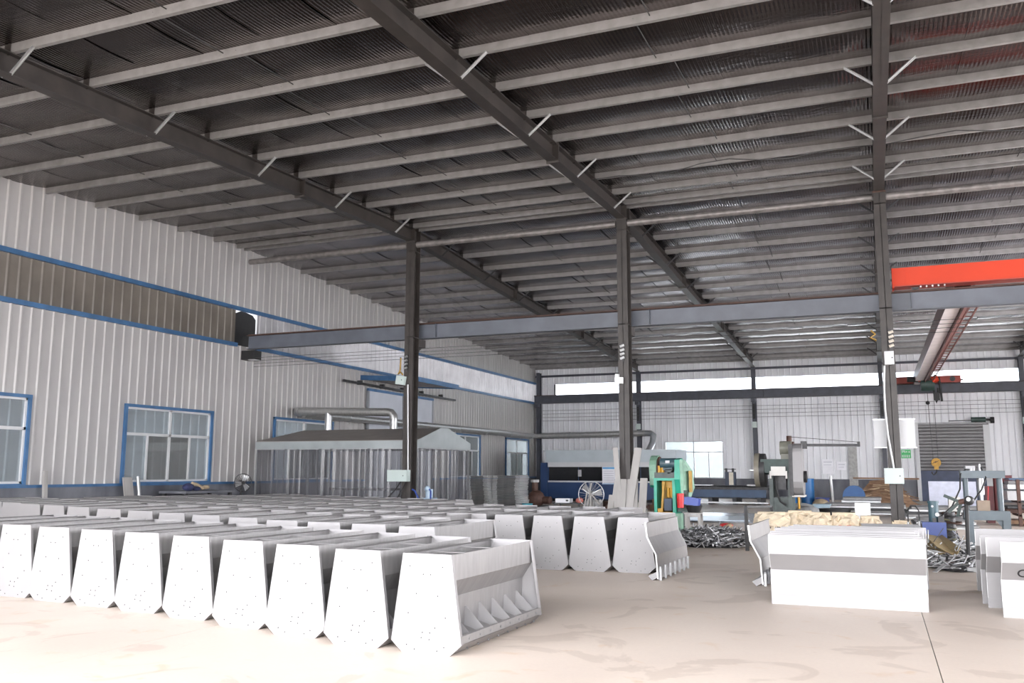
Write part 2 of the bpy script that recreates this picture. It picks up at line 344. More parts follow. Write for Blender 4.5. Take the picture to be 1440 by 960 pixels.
for k in range(n):
    y = 28.2+3.3*k/n; mb.prism([(XL+.03, y, 4.80), (XL+.03, y+3.3/n*.55, 4.80), (-15.2, y+3.3/n*.55, 4.66), (-15.2, y, 4.66)], (0, 0, .05))
part('corrugated_sheet', mb, blue_trim, cp)
part('soffit', MB().prism([(XL+.03, 28.2, 4.74), (XL+.03, 31.5, 4.74), (-15.2, 31.5, 4.60), (-15.2, 28.2, 4.60)], (0, 0, .05)), mat('tan_soffit', (.30, .28, .26), .7), cp)
part('fascia', MB().bb(-15.22, -15.17, 28.18, 31.52, 4.56, 4.73).prism([(XL+.03, 28.18, 4.70), (-15.2, 28.18, 4.56), (-15.2, 28.18, 4.74), (XL+.03, 28.18, 4.88)], (0, .03, 0)).prism([(XL+.03, 31.5, 4.70), (-15.2, 31.5, 4.56), (-15.2, 31.5, 4.74), (XL+.03, 31.5, 4.88)], (0, .03, 0)), blue_trim, cp)

# far wall
wb = struct('wall_back')
part('plinth', MB().bb(XL, 1.74, YF-.06, YF+.25, 0, 1.0).bb(4.84, XR, YF-.06, YF+.25, 0, 1.0), plinth_m, wb)
WX0, WX1, DX0, DX1, CZ0, CZ1, CX0, CX1 = -10.35, -7.3, 1.83, 4.68, 5.53, 6.14, -16.45, 17.5
segs = [(XL, WX0, 1.0, CZ0), (WX0, WX1, 2.92, CZ0), (WX1, DX0, 1.0, CZ0), (DX0, DX1, 3.6, CZ0), (DX1, XR, 1.0, CZ0), (XL, CX0, CZ0, CZ1), (CX1, XR, CZ0, CZ1), (XL, XR, CZ1, roof(YF)+.04)]
for a, b, z0, z1 in segs:
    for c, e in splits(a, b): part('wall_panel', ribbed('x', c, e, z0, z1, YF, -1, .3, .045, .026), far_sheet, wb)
part('render_patch', MB().bb(-1.3, -.9, YF-.09, YF-.03, .7, 2.57), patch_m, wb)
part('torn_flashing', MB().bb(-16.52, -16.44, YF-.06, YF, CZ0, CZ1+.05), dark_m, wb)
struct('trim_3', MB().bb(XL, XR, YF-.14, YF-.03, 6.55, 6.66), dark_col)
struct('trim_4', MB().bb(XL, XR, YF-.09, YF-.02, CZ0-.06, CZ0).bb(XL, XR, YF-.09, YF-.02, CZ1, CZ1+.04), far_sheet)
w = struct('window_7', None, None, None, ((WX0+WX1)/2, YF, 1))
f = MB(); a, b, z0, z1 = WX0, WX1, 1.0, 2.92; e = .05; c = (a+b)/2; zm = 2.36
for x in (a, b-e, c-e/2): f.bb(x, x+e, YF-.06, YF+.02, z0, z1)
for z in (z0, z1-e, zm-.03): f.bb(a, b, YF-.06, YF+.02, z, z+e)
for x in (a+.76, b-.76): f.bb(x-.025, x+.025, YF-.05, YF+.01, z0, zm)
part('window_frame', f, white_p, w)
for x0, x1, u0, u1 in ((a, c, zm, z1), (c, b, zm, z1), (a, a+.76, z0, zm), (a+.76, c, z0, zm), (c, b-.76, z0, zm), (b-.76, b, z0, zm)):
    part('pane', MB().bb(x0, x1, YF-.018, YF-.012, u0, u1), glass_m, w)
cl = struct('window_8', None, None, None, (0, YF, 5.8)); n = 12
for k in range(n):
    x0 = CX0+(CX1-CX0)*k/n; x1 = CX0+(CX1-CX0)*(k+1)/n
    part('pane', MB().bb(x0, x1, YF-.018, YF-.012, CZ0, CZ1), glass_m, cl)
d = struct('door_2', None, None, None, (3.25, YF, 0)); k = 0; z = 1.42
part('shutter_backing', MB().bb(DX0-.1, DX1+.2, YF-.045, YF-.03, 0, 3.64), shutter_m, d)  # added sheet that stops daylight showing between the slats
mb0 = None
while z < 3.58:
    z1 = min(3.6, z+.155); part('shutter_slat', MB().prism([(DX0+.05, YF-.05, z), (DX0+.05, YF-.085, z+.03), (DX0+.05, YF-.085, z1-.03), (DX0+.05, YF-.05, z1-.012)], (DX1-DX0-.1, 0, 0)), shutter_m, d); z += .155
part('lower_barrier', MB().bb(DX0, DX1, YF-.09, YF-.04, 0, 1.42), shutter_blue, d, 'worn blue lower section')
part('door_jamb', MB().bb(DX0-.12, DX0+.05, YF-.14, YF, 0, 3.7), white_p, d); part('door_jamb', MB().bb(DX1-.05, DX1+.22, YF-.12, YF, .0, 3.55), white_p, d)
part('door_header', MB().bb(DX0-.1, DX1+.1, YF-.12, YF-.02, 3.6, 3.68), mat('grey_header', (.3, .3, .31), .5), d)
mo = thing('shutter_motor', 'small dark green shutter motor above right end of roller door', 'motor', (4.6, YF-.3, 3.75))
part('motor_body', MB().cyl((4.15, YF-.25, 3.78), (4.75, YF-.25, 3.78), .12, 10), darkgreen, mo); part('motor_end', MB().cyl((4.95, YF-.25, 3.75), (5.1, YF-.25, 3.75), .15, 10).cyl((4.7, YF-.25, 3.78), (5.0, YF-.25, 3.76), .05, 8), black_m, mo)
part('shaft', MB().cyl((3.2, YF-.2, 3.74), (4.2, YF-.2, 3.76), .02, 6), dark_m, mo); part('mount', MB().bb(4.3, 4.6, YF-.3, YF-.03, 3.65, 3.7), dark_m, mo)
# right wall, near header (out of the photograph, they close the hall)
wr = struct('wall_right')
for a, b in splits(YN, 13)+splits(34.5, YF): part('wall_panel', ribbed('y', a, b, 0, 5.1, XR, -1), white_sheet, wr)      # between them the side stands open
part('wall_panel', MB().prism([(XR, YN, 6.2), (XR, YF, 6.2), (XR, YF, roof(YF)+.04), (XR, YR, roof(YR)+.04), (XR, YN, roof(YN)+.04)], (.05, 0, 0)), white_sheet, wr)
part('skylight_panel', MB().bb(XR, XR+.01, YN, YF, 5.1, 6.2), pale_skylight, wr)
wn = struct('wall_front')
for a, b in splits(XL, XR): part('wall_panel', ribbed('x', a, b, 6.9, roof(YN)+.04, YN, 1), white_sheet, wn)
for a, b in splits(10.5, XR): part('wall_panel', ribbed('x', a, b, 0, 6.9, YN, 1), white_sheet, wn)
# neighbour building close beyond the left wall
nb = thing('neighbour_building', 'grey ribbed shed wall seen dimly through the left wall windows', 'building', (-21, 8, 0))
for a, b in splits(-8, 27, 5): part('wall_sheet', ribbed('y', a, b, 0, 8, -19.1, 1, .35, .06, .03), neigh_m, nb)
part('low_wall', MB().bb(-21, -19.1, 27, 160, 0, 5.0), mat('dark_boundary_wall', (.085, .09, .088), .8, 0, .2, 1), nb); part('end_wall', MB().bb(-30, -19.1, 26.9, 27, 0, 8), neigh_m, nb); part('roof_sheet', MB().bb(-30, -19.0, -8, 27.05, 8, 8.1), neigh_m, nb)  # low wall is added and coloured dark to keep the far windows dim

# roof: foil sheets, purlins, rafters
PN = [20.0-1.42*k for k in range(18) if 20.0-1.42*k > YN+.2]; PF = [22.75+1.53*k for k in range(16)]
PY = [YN] + PN[::-1] + [21.03, 21.37] + [y for y in PF if y < 46.3] + [46.5]
ce = struct('ceiling')
def foil(x0, x1, ys, seed):
    rnd = random.Random(seed); nx = 4; rows = []; 
    for bay, (a, b) in enumerate(zip(ys[:-1], ys[1:])):
        r2 = random.Random(bay*77+seed % 2); sag = .035+.03*r2.random()+.006*rnd.random(); ph = r2.random()*6+.5*rnd.random()
        for k in range(6): t = k/6; rows.append((a+(b-a)*t, 4*t*(1-t)*sag*.8, ph))
    rows.append((ys[-1], 0, 0)); vs = []; fs = []
    for y, s, ph in rows:
        for i in range(nx+1):
            u = i/nx; vs.append((x0+(x1-x0)*u, y, roof(y)-.075 - s*(1+.25*math.sin(ph+u*5)) - (.012*(1-4*u*(1-u)) if 0 else 0)))
    w = nx+1
    for j in range(len(rows)-1):
        for i in range(nx): fs.append((j*w+i, (j+1)*w+i, (j+1)*w+i+1, j*w+i+1))
    return MB().add(vs, fs, True)
xs = [XL]; 
while xs[-1] < XR-.1: xs.append(min(XR, xs[-1]+1.2))
near_y = [y for y in PY if y <= 21.03]+[YR]; far_y = [YR]+[y for y in PY if y >= 21.37]+[YF]
for i in range(len(xs)-1):
    for k, ys in enumerate((near_y, far_y)):
        o = part('foil_sheet', foil(xs[i], xs[i+1]+.012, ys, i*2+k), (foil_m, foil_new)[k], ce); o.location.z = .004*(i % 2)
part('roof_deck', MB().prism([(XL-.2, YN-.4, roof(YN-.4)+.06), (XL-.2, YR, ZR+.06), (XL-.2, YF+.4, roof(YF+.4)+.06), (XL-.2, YF+.4, roof(YF+.4)+.14), (XL-.2, YR, ZR+.14), (XL-.2, YN-.4, roof(YN-.4)+.14)], (XR-XL+.4, 0, 0)), dark_m, ce)
part('eave_flashing', MB().bb(XL, XR, YF-.05, YF+.02, roof(YF)-.02, roof(YF)+.06), galv, ce)
def purlin_mesh(y):
    z = roof(y)-.01; h = .2; s = 1 if y < YR else 1
    pts = [(XL+.02, y+.07, z-.025), (XL+.02, y+.07, z), (XL+.02, y, z), (XL+.02, y, z-h), (XL+.02, y+.07, z-h), (XL+.02, y+.07, z-h+.02)]
    return MB().strip(pts, (XR-XL-.04, 0, 0), (0, .004, .004))
def frames(): return [XL+6*k for k in range(1, 5)]
nn = sorted([y for y in PY if YN < y < 21.1], reverse=True); ff = sorted([y for y in PY if y > 21.3 and y < 46.6])
for side, lst in (('near', nn), ('far', ff)):
    for i, y in enumerate(lst):
        lab = 'galvanised roof purlin, %s from the ridge pipe on the %s slope' % (ORD[i], 'viewer side' if side == 'near' else 'far')
        t = thing('roof_purlin', lab, 'purlin', (XL, y, roof(y)-.2), 'purlins under the foil roof')
        part('channel', purlin_mesh(y), purlin_m, t)
        if i+1 < len(lst) and y > 3:
            y2 = lst[i+1]; off = .12 if i % 2 else -.12
            for k in range(5):
                for xx in (XL+6*k+2.9+off,):
                    if side == 'far' and k > 3: continue
                    part('sag_rod', MB().cyl((xx, y, roof(y)-.13), (xx, y2, roof(y2)-.13), .009, 5), dark_m, t)
            for k in range(4): part('cleat', MB().bb(XL+6*(k+1)-.06, XL+6*(k+1)+.06, y-.012, y, roof(y)-.25, roof(y)-.03), rafter_m, t)
fname = ['left', 'middle', 'right', 'far right', 'outer']
def ibeam_sloped(y0, y1, x, top, depth, fl=.2):
    za, zb = roof(y0)-top, roof(y1)-top
    web = MB().prism([(x-.006, y0, za), (x-.006, y1, zb), (x-.006, y1, zb-depth), (x-.006, y0, za-depth)], (.012, 0, 0))
    tf = MB().prism([(x-fl/2, y0, za), (x-fl/2, y1, zb), (x-fl/2, y1, zb-.014), (x-fl/2, y0, za-.014)], (fl, 0, 0))
    bf = MB().prism([(x-fl/2, y0, za-depth), (x-fl/2, y1, zb-depth), (x-fl/2, y1, zb-depth+.014), (x-fl/2, y0, za-depth+.014)], (fl, 0, 0))
    return web, tf, bf
for k, x in enumerate(frames()[:4]):
    for nm, y0, y1, plist in (('near', YR-.16, YN+.3, nn[1:]), ('far', YR+.16, YF-.35, ff[1:])):
        t = thing('roof_rafter', 'dark brown roof rafter of the %s frame, %s' % (fname[k], 'sloping from ridge column toward the viewer' if nm == 'near' else 'running from ridge column to far wall'), 'beam', (x, y0, roof(y0)-.55))
        for pn, pm in zip(('web', 'top_flange', 'bottom_flange'), ibeam_sloped(y0, y1, x, .22, .34, .22)): part(pn, pm, rafter_m, t)
        sgn = 1 if nm == 'near' else -1
        for yy in ((15.9, 8.4) if nm == 'near' else (28.6, 36.4, 43)):
            zz = roof(yy); part('splice_plate', MB().bb(x-.13, x+.13, yy-.014, yy+.014, zz-.60, zz-.20), rafter_m, t)
        for j, y in enumerate(plist):
            if j % 2 == 0 and 3 < y < 46:
                for s in (-1, 1): part('flange_brace', MB().bar((x+s*.09, y, roof(y)-.55), (x+s*.52, y, roof(y)-.2), .045, .012).bar((x+s*.09, y+.02, roof(y)-.55), (x+s*.52, y+.02, roof(y)-.2), .012, .045), galv if nm == 'near' else dark_m, t)
def hcol(mb, x, y, z0, z1, w=.26, dd=.34, t=.014):
    mb.bb(x-w/2, x+w/2, y-dd/2, y-dd/2+t, z0, z1).bb(x-w/2, x+w/2, y+dd/2-t, y+dd/2, z0, z1).bb(x-.006, x+.006, y-dd/2, y+dd/2, z0, z1); return mb
for k, x in enumerate(frames()[:4]):
    t = thing('steel_column', 'brown-grey H-section steel column under the ridge, %s' % ('in front of the curtained booth' if k == 0 else 'ringed by leaning grey boards' if k == 1 else 'beside the white notice board' if k == 2 else 'beyond the right edge'), 'column', (x, YR, 0))
    part('shaft', hcol(MB(), x, YR, .02, roof(YR)-.23), column_m, t)
    part('base_plate', MB().bb(x-.22, x+.22, YR-.25, YR+.25, 0, .02), dark_m, t)
    part('crane_bracket', MB().bb(x-.1, x+.1, YR+.16, YR+.62, 4.78, 4.99).prism([(x-.006, YR+.16, 4.5), (x-.006, YR+.6, 4.78), (x-.006, YR+.16, 4.78)], (.012, 0, 0)), column_m, t)
    part('stiffener', MB().bb(x-.13, x+.13, YR-.17, YR+.17, 7.38, 7.40).bb(x-.13, x+.13, YR-.17, YR+.17, 4.98, 5.0), column_m, t)
    part('cap_plate', MB().bb(x-.14, x+.14, YR-.19, YR+.19, roof(YR)-.60, roof(YR)-.57), rust_m if k == 2 else column_m, t)
for k in range(5):
    x = XL+.3 if k == 0 else XL+6*k
    t = thing('wall_column', 'dark blue-grey steel column against the far wall, %s' % ('at the left corner', 'half hidden behind the board-ringed column', 'just right of the bright far window', 'beside the notice board', 'right of the roller door')[k], 'column', (x, YF-.25, 0), 'columns along the far wall')
    part('shaft', hcol(MB(), x, YF-.28, .02, roof(YF)-.55 if k else roof(YF)-.4, .2, .3), dark_col, t)
    part('base_plate', MB().bb(x-.18, x+.18, YF-.46, YF-.1, 0, .02), dark_m, t)
    part('crane_bracket', MB().bb(x-.1, x+.1, YF-.75, YF-.4, 4.85, 5.02), dark_col, t)
    if k: 
        part('insulator_rack', MB().bb(x-.05, x+.05, YF-.50, YF-.44, 4.0, 4.75), black_m, t)
        part('switch_box', MB().bb(x-.12, x+.12, YF-.56, YF-.44, 3.55, 3.85), boxgreen, t)
# ridge pipe, runway beams
pipe_m = mat('rusty_grey_pipe', (.20, .185, .18), .45, .3, .3, 6)
for k, (a, b) in enumerate(((XL+.45, -11.66-.15), (-11.66+.15, -5.67-.15), (-5.67+.15, .345-.15), (.345+.15, 6.34-.15), (6.34+.15, XR-.1))):
    single('ridge_pipe', MB().cyl((a, YR-.05, 7.59-.008*k), (b, YR-.05, 7.582-.008*k), .085, 14), pipe_m, 'grey steel tie pipe between the column tops, %s bay' % ('left wall', 'left-middle', 'middle-right', 'right edge', 'outermost unseen')[k], 'pipe', (a, YR, 7.5))
def runway(name, y, z0, z1, m, label, w=.24):
    t = thing(name, label, 'beam', (XL+.2, y, z0))
    part('web', MB().bb(XL+.15, XR-.1, y-.006, y+.006, z0, z1), m, t)
    part('bottom_flange', MB().bb(XL+.15, XR-.1, y-w/2, y+w/2, z0, z0+.016), m, t)
    part('top_flange', MB().bb(XL+.15, XR-.1, y-w/2, y+w/2, z1-.016, z1), rust_m if y < 30 else m, t)
    mb = MB()
    for k in range(1, 5): mb.bb(XL+6*k+.55-.006, XL+6*k+.55+.006, y-w/2+.01, y+w/2-.01, z0+.016, z1-.016)
    part('web_stiffener', mb, m, t)
    part('crane_rail', MB().bb(XL+.15, XR-.1, y-.03, y+.03, z1, z1+.035), rust_m, t)
    return t
rb = runway('crane_runway_beam', 21.62, 5.005, 5.42, runway_m, 'blue-grey crane runway beam crossing the hall behind the ridge columns')
part('end_seat', MB().bb(XL+.02, XL+.5, 21.45, 21.8, 4.68, 4.95), black_m, rb); part('end_seat_foot', MB().bb(XL+.25, XL+.5, 21.5, 21.75, 4.66, 4.68), white_p, rb)
runway('crane_runway_beam', 46.05, 5.04, 5.47, dark_col, 'dark blue crane runway beam running along the far wall under the clerestory')
# bridge crane
t = thing('bridge_crane', 'orange-red overhead travelling crane with end truck on the near runway beam', 'crane', (2, 21.62, 5.45))
e = part('end_truck', MB().bb(.56, 4.4, 21.42, 21.82, 5.54, 5.95), orange_m, t, 'orange-red end truck on near beam')
part('end_plate', MB().bb(.52, .56, 21.40, 21.84, 5.5, 5.95).bb(.8, .81, 21.41, 21.42, 5.54, 5.95), orange_m, e); part('buffer', MB().bb(.36, .52, 21.5, 21.74, 5.72, 5.86), grey_box, e)
for xx in (1.0, 4.0): part('wheel', MB().cyl((xx, 21.58, 5.54), (xx, 21.66, 5.54), .085, 12), dark_m, e)
mb = MB()
for i in range(5): mb.cyl((1.1+.12*i, 21.40, 5.49), (1.1+.12*i, 21.44, 5.49), .02, 6)
part('bolt_row', mb, white_p, e, None, 'stuff'); part('lower_lip', MB().bb(.56, 4.4, 21.40, 21.84, 5.52, 5.54), red_m, e)
e = part('end_truck', MB().bb(.62, 3.8, 45.9, 46.2, 5.52, 5.84), red_m, t, 'dull red end truck on far beam')
for xx in (.95, 3.5): part('wheel', MB().cyl((xx, 46.0, 5.58), (xx, 46.1, 5.58), .08, 12), dark_m, e)
part('wheel_cover', MB().cyl((3.45, 45.86, 5.68), (3.45, 45.9, 5.68), .12, 12), dark_m, e); part('buffer', MB().bb(3.8, 3.9, 46, 46.1, 5.6, 5.68), dark_m, e)
gx0, gx1, gz = 1.80, 2.14, 5.46
g = part('girder', MB().bb(gx0-.02, gx0, 21.8, 45.9, gz, gz+.44).bb(gx1, gx1+.02, 21.8, 45.9, gz, gz+.44).bb(gx0, gx1, 21.8, 45.9, gz+.42, gz+.44), brownred, t)
part('bottom_plate', MB().bb(gx0-.02, gx1-.02, 21.85, 45.85, gz-.02, gz), floorlit_girder, g, 'pale pink underside plate')
part('hoist_rail', MB().bb(gx1, gx1+.13, 21.85, 45.85, gz-.04, gz).bb(gx1+.02, gx1+.05, 21.85, 45.85, gz-.1, gz-.04), brownred, g)
mb = MB().bar((gx1+.36, 21.9, gz-.02), (gx1+.36, 45.8, gz-.02), .03, .04).bar((gx1+.18, 21.9, gz), (gx1+.18, 45.8, gz), .03, .04)
for i in range(32): y = 22.2+.74*i; mb.bar((gx1+.12, y, gz), (gx1+.36, y, gz-.01), .03, .03)
part('festoon_track', mb, brownred, g)
h = part('hoist', MB().cyl((2.0, 44.0, 5.28), (2.55, 44.0, 5.28), .30, 14), darkgreen, t, 'dark green hoist drum')
part('hoist_motor', MB().cyl((1.45, 44.0, 5.55), (2.0, 44.0, 5.5), .13, 10).cyl((2.0, 44, 5.75), (2.2, 44, 5.85), .1, 8), black_m, h); part('hoist_brake', MB().cyl((2.45, 43.8, 5.45), (2.7, 43.8, 5.55), .16, 10), orange_m, h)
part('control_cable', MB().tube([(2.5, 44, 5.2), (2.55, 44, 4.7), (2.6, 44, 4.45), (2.68, 44, 4.7), (2.7, 44, 5.1)], .05, 6).tube([(2.75, 44, 5.6), (2.8, 44, 5.0), (2.82, 44, 4.5)], .05, 6).bb(2.5, 2.75, 43.95, 44.05, 4.55, 4.9), black_m, h)
part('hoist_hanger', MB().bb(1.9, 2.6, 43.8, 44.2, 5.40, 5.5), red_m, h)
mb = MB().cyl((2.31, 44, 1.95), (2.24, 44, 5.2), .012, 5).cyl((2.51, 44, 1.95), (2.50, 44, 5.2), .012, 5); part('rope', mb, dark_m, t)
part('rope_stop', MB().ball((2.24, 44, 4.45), .09, 8, 6), black_m, t)
hk = part('hook_block', MB().cyl((2.42, 43.88, 1.78), (2.42, 44.12, 1.78), .20, 14).bb(2.33, 2.51, 43.9, 44.1, 1.48, 1.68), yellow_m, t, 'yellow and black hook block')
mb = MB()
for s in (-.08, .02): mb.bar((2.34+s, 43.87, 1.76+s*.3), (2.50+s, 43.87, 1.86+s*.3), .02, .045, (0, 1, 0))
part('warning_stripe', mb, black_m, hk)
part('hook', MB().tube([(2.42, 44, 1.5), (2.42, 44, 1.36), (2.36, 44, 1.27), (2.29, 44, 1.25), (2.24, 44, 1.31), (2.24, 44, 1.38)], .03, 7), dark_m, hk)
for i in range(4): single('trolley_wire', MB().cyl((XL+.6, 21.35, 4.70-.09*i), (XR-.2, 21.35, 4.70-.09*i), .006, 5), dark_m, 'thin bare trolley wire under the near runway beam, %s from the top' % ORD[i], 'wire', (XL+.6, 21.35, 4.7-.09*i), 'wires under the near runway beam')
for i in range(4): single('trolley_wire', MB().cyl((XL+.6, 46.15, 4.66-.19*i), (XR-.2, 46.15, 4.66-.19*i), .009, 5), dark_m, 'thin dark trolley wire along the far wall, %s from the top' % ORD[i], 'wire', (XL+.6, 46.15, 4.66-.19*i), 'wires along the far wall')
single('roof_cable', MB().tube([(-5.5+i*.6, 18.0+.12*math.sin(i), 7.72+.05*math.sin(i*1.7)) for i in range(24)], .011, 5), dark_m, 'slack dark cable strung under the foil just before the ridge pipe', 'cable', (-5.5, 18, 7.7))
# ------------------------------------------------------------------ feed troughs (double-sided hopper feeders) in rows
FL, FH = 1.64, .758
def plate_poly(y): return [(-.2125, y, 0), (.2125, y, 0), (.313, y, .085), (.218, y, FH), (-.218, y, FH), (-.313, y, .085)]
def plate_mesh(y0, inward):
    mb = MB().prism(plate_poly(y0), (0, .004, 0)); e = .028*inward
    P = plate_poly(y0)
    for a, b in ((2, 3), (4, 5), (1, 2), (5, 0)): mb.prism([P[a], P[b], tuple(Vector(P[b])*.985), tuple(Vector(P[a])*.985)], (0, e, 0))
    return mb
def rivets(y):
    mb = MB()
    for x, z in ((-.03,.60),(.035,.60),(-.03,.16),(.035,.16),(-.04,.12),(.03,.11),(-.15,.66),(.14,.66),(-.09,.45),(.10,.44),(-.16,.30),(.17,.28),(.08,.20),(-.10,.03),(.1,.03),(.16,.06),(-.17,.06)): mb.cyl((x, y-.002, z), (x, y+.003, z), .0055, 6)
    return mb
def hopper(s):
    t = (s*.003, 0, .001)
    return MB().strip([(s*.195, .006, FH-.012), (s*.213, .006, FH-.004), (s*.213, .006, .555), (s*.115, .006, .41), (s*.105, .006, .13)], (0, FL-.012, 0), t)
def trough():
    return MB().strip([(-.29, .006, .15), (-.307, .006, .145), (-.309, .006, .088), (-.21, .006, .006), (.21, .006, .006), (.309, .006, .088), (.307, .006, .145), (.29, .006, .15)], (0, FL-.012, 0), (0, 0, .004)).strip([(-.304, .008, .10), (-.105, .008, .16)], (0, FL-.016, 0), (0, 0, .003)).strip([(.105, .008, .16), (.304, .008, .10)], (0, FL-.016, 0), (0, 0, .003)).prism([(-.10, .01, .01), (0, .01, .16), (.10, .01, .01)], (0, FL-.02, 0))
def divider(s, y): return MB().prism([(s*.108, y, .31), (s*.125, y, .31), (s*.30, y, .145), (s*.30, y, .09), (s*.21, y, .012), (s*.108, y, .05)], (0, .004, 0))
def trough_bolts(s):
    mb = MB()
    for i in range(8): y = .14+i*.195; mb.cyl((s*.300, y, .118), (s*.315, y, .118), .009, 6).cyl((s*.255, y+.06, .035), (s*.268, y+.06, .028), .008, 6)
    return mb
FM = dict(end_plate=[plate_mesh(0, 1).mesh('end_plate', stainless), plate_mesh(FL-.004, -1).mesh('end_plate', stainless)], hopper_wall=[hopper(s).mesh('hopper_wall', stain_in) for s in (-1, 1)],
    trough=[trough().mesh('trough', stain_in)], cross_strap=[MB().bb(-.213, .213, y-.022, y+.022, FH-.03, FH-.026).mesh('cross_strap', stainless) for y in (.50, 1.02)],
    divider=[divider(s, .18+.26*i).mesh('divider', stainless) for s in (-1, 1) for i in range(6)], rivet_row=[rivets(0).mesh('rivet_row', black_m)], bolt_row=[trough_bolts(1).mesh('bolt_row', bolt_m)])
CORE = ('end_plate', 'hopper_wall', 'trough', 'cross_strap')
def feeder(x, y, label, sc=1.03, th=-.02, full=0):
    t = thing('feed_trough', label, 'feeder', (x, y, 0), 'rows of stainless feed troughs'); t.rotation_euler = (0, 0, th); t.scale = (sc, 1, sc)
    for n in CORE + (('rivet_row',) if full else ()) + (('divider', 'bolt_row') if full > 1 else ()):
        for me in FM[n]:
            o = link(n, me, t)
            if n.endswith('_row'): o['kind'] = 'stuff'
def interp(x, pts):
    for (x0, y0), (x1, y1) in zip(pts[:-1], pts[1:]):
        if x0 >= x >= x1: return y0+(y1-y0)*(x0-x)/(x0-x1)
    return pts[-1][1] if x < pts[-1][0] else pts[0][1]
R1 = [(-3.317, 6.349), (-3.985, 6.404), (-4.69, 6.56), (-5.396, 6.712), (-6.163, 6.897), (-6.903, 7.023), (-7.607, 7.114), (-8.317, 7.197), (-9.0, 7.29), (-9.69, 7.38), (-10.38, 7.47)]
R2 = [(-4.819, 8.965), (-5.525, 9.10), (-6.177, 9.149), (-6.82, 9.2), (-7.572, 9.40), (-8.395, 9.658), (-9.186, 9.876), (-9.98, 10.095), (-10.802, 10.30), (-11.817, 10.655), (-12.7, 10.95), (-13.5, 11.163), (-14.3, 11.45), (-15.1, 11.7), (-15.9, 11.95), (-16.7, 12.2)]
YC = [(-3, 8.9)] + R2
def rowx(x0, n, p=.70): return [x0-p*i for i in range(n)]
x3 = [-6.0-.71*i for i in range(16) if -6.0-.71*i > -16.9]
R3 = [(x, interp(x, YC)+1.67) for x in x3]
R4 = [(-3.212, 12.34), (-3.807+-.03, 12.28), (-4.45, 12.25), (-5.08, 12.3), (-5.72, 12.42)] + [(x, interp(x, YC)+3.34) for x in [-6.38-.70*i for i in range(16)] if x > -17.2]
R5 = [(-4.15-.0, 13.98), (-4.83, 14.0), (-5.5, 14.05)] + [(x, interp(x, YC)+5.01) for x in [-6.2-.71*i for i in range(16)] if x > -16.2]
R6 = [(x, interp(x, YC)+6.68) for x in [-8.55-.71*i for i in range(13)] if x > -15.2]
rows = [('front', R1, 1.0), ('second', R2, 1.03), ('third', R3, 1.0), ('fourth', R4, 1.0), ('fifth', R5, 1.0), ('rearmost', R6, 1.0)]
for nm, R, s0 in rows:
    for i, (x, y) in enumerate(R):
        sc = s0 + (.005*min(i, 8) if nm in ('front', 'second') else 0)
        if nm == 'front' and i == 0: lab = 'nearest white feed trough with open divided side, right end of front row'
        else: lab = 'white stainless double-sided feed trough, %s from the right in the %s row' % (ORD[i], nm)
        feeder(x, y, lab, sc, -.027 if nm == 'front' else -.02, 2 if (nm == 'front' and i < 2) or (i == 0 and nm in ('second', 'fourth')) else 1 if nm in ('front', 'fourth') else 0)

# ------------------------------------------------------------------ standing side panels
PH, PW = .735, 1.53
def panel_thing(x, y, rz, label, cat='panel', w=PW, group=None, dz=0):
    """profile lies in local y (negative = toward the viewer side), width along local x from 0 to w"""
    t = thing('feeder_side_panel', label, cat, (x, y, dz), group); t.rotation_euler = (0, 0, rz); th = (0, .006, 0)
    prof = [(0, -.135, PH), (0, -.135, .535), (0, 0, .36), (0, 0, .0)]
    link('sheet', MB().strip(prof, (w, 0, 0), th).mesh('sheet', stainless), t)
    link('top_fold', MB().bb(0, w, -.135, -.105, PH-.004, PH).bb(0, w, -.137, -.1345, PH-.03, PH).mesh('top_fold', stainless), t)
    for e in (0, w-.004): link('sheared_edge', MB().strip([(e-.001, -.136, PH), (e-.001, -.136, .535), (e-.001, -.001, .36), (e-.001, -.001, 0)], (.006, 0, 0), (0, .009, 0)).mesh('sheared_edge', white_edge), t)
    link('foot_strip', MB().bb(0, w, -.008, -.001, 0.0, .10).mesh('foot_strip', stainless), t)
    for i in range(7): xx = .1+(w-.2)*i/6; link('spacer_bar', MB().bb(xx-.008, xx+.008, .006, .03, .0, .13).cyl((xx, .02, .13), (xx, .02, .15), .018, 6).mesh('spacer_bar', galv), t)
    return t
NAMES = ['front', 'second', 'third', 'fourth', 'fifth', 'sixth', 'rearmost']
grp = 'panels standing in the middle stack'
for i, (x, y) in enumerate([(-1.125, 10.14), (-1.15, 10.45), (-1.17, 10.78), (-1.18, 11.35), (-1.13, 11.6), (-1.07, 11.85), (-1.03, 12.1)]):
    panel_thing(x, y, .004, ('large white bent stainless panel with grey middle band, front of the middle stack' if i == 0 else 'white bent stainless panel, %s one of the stack right of centre' % NAMES[i]), group=grp)
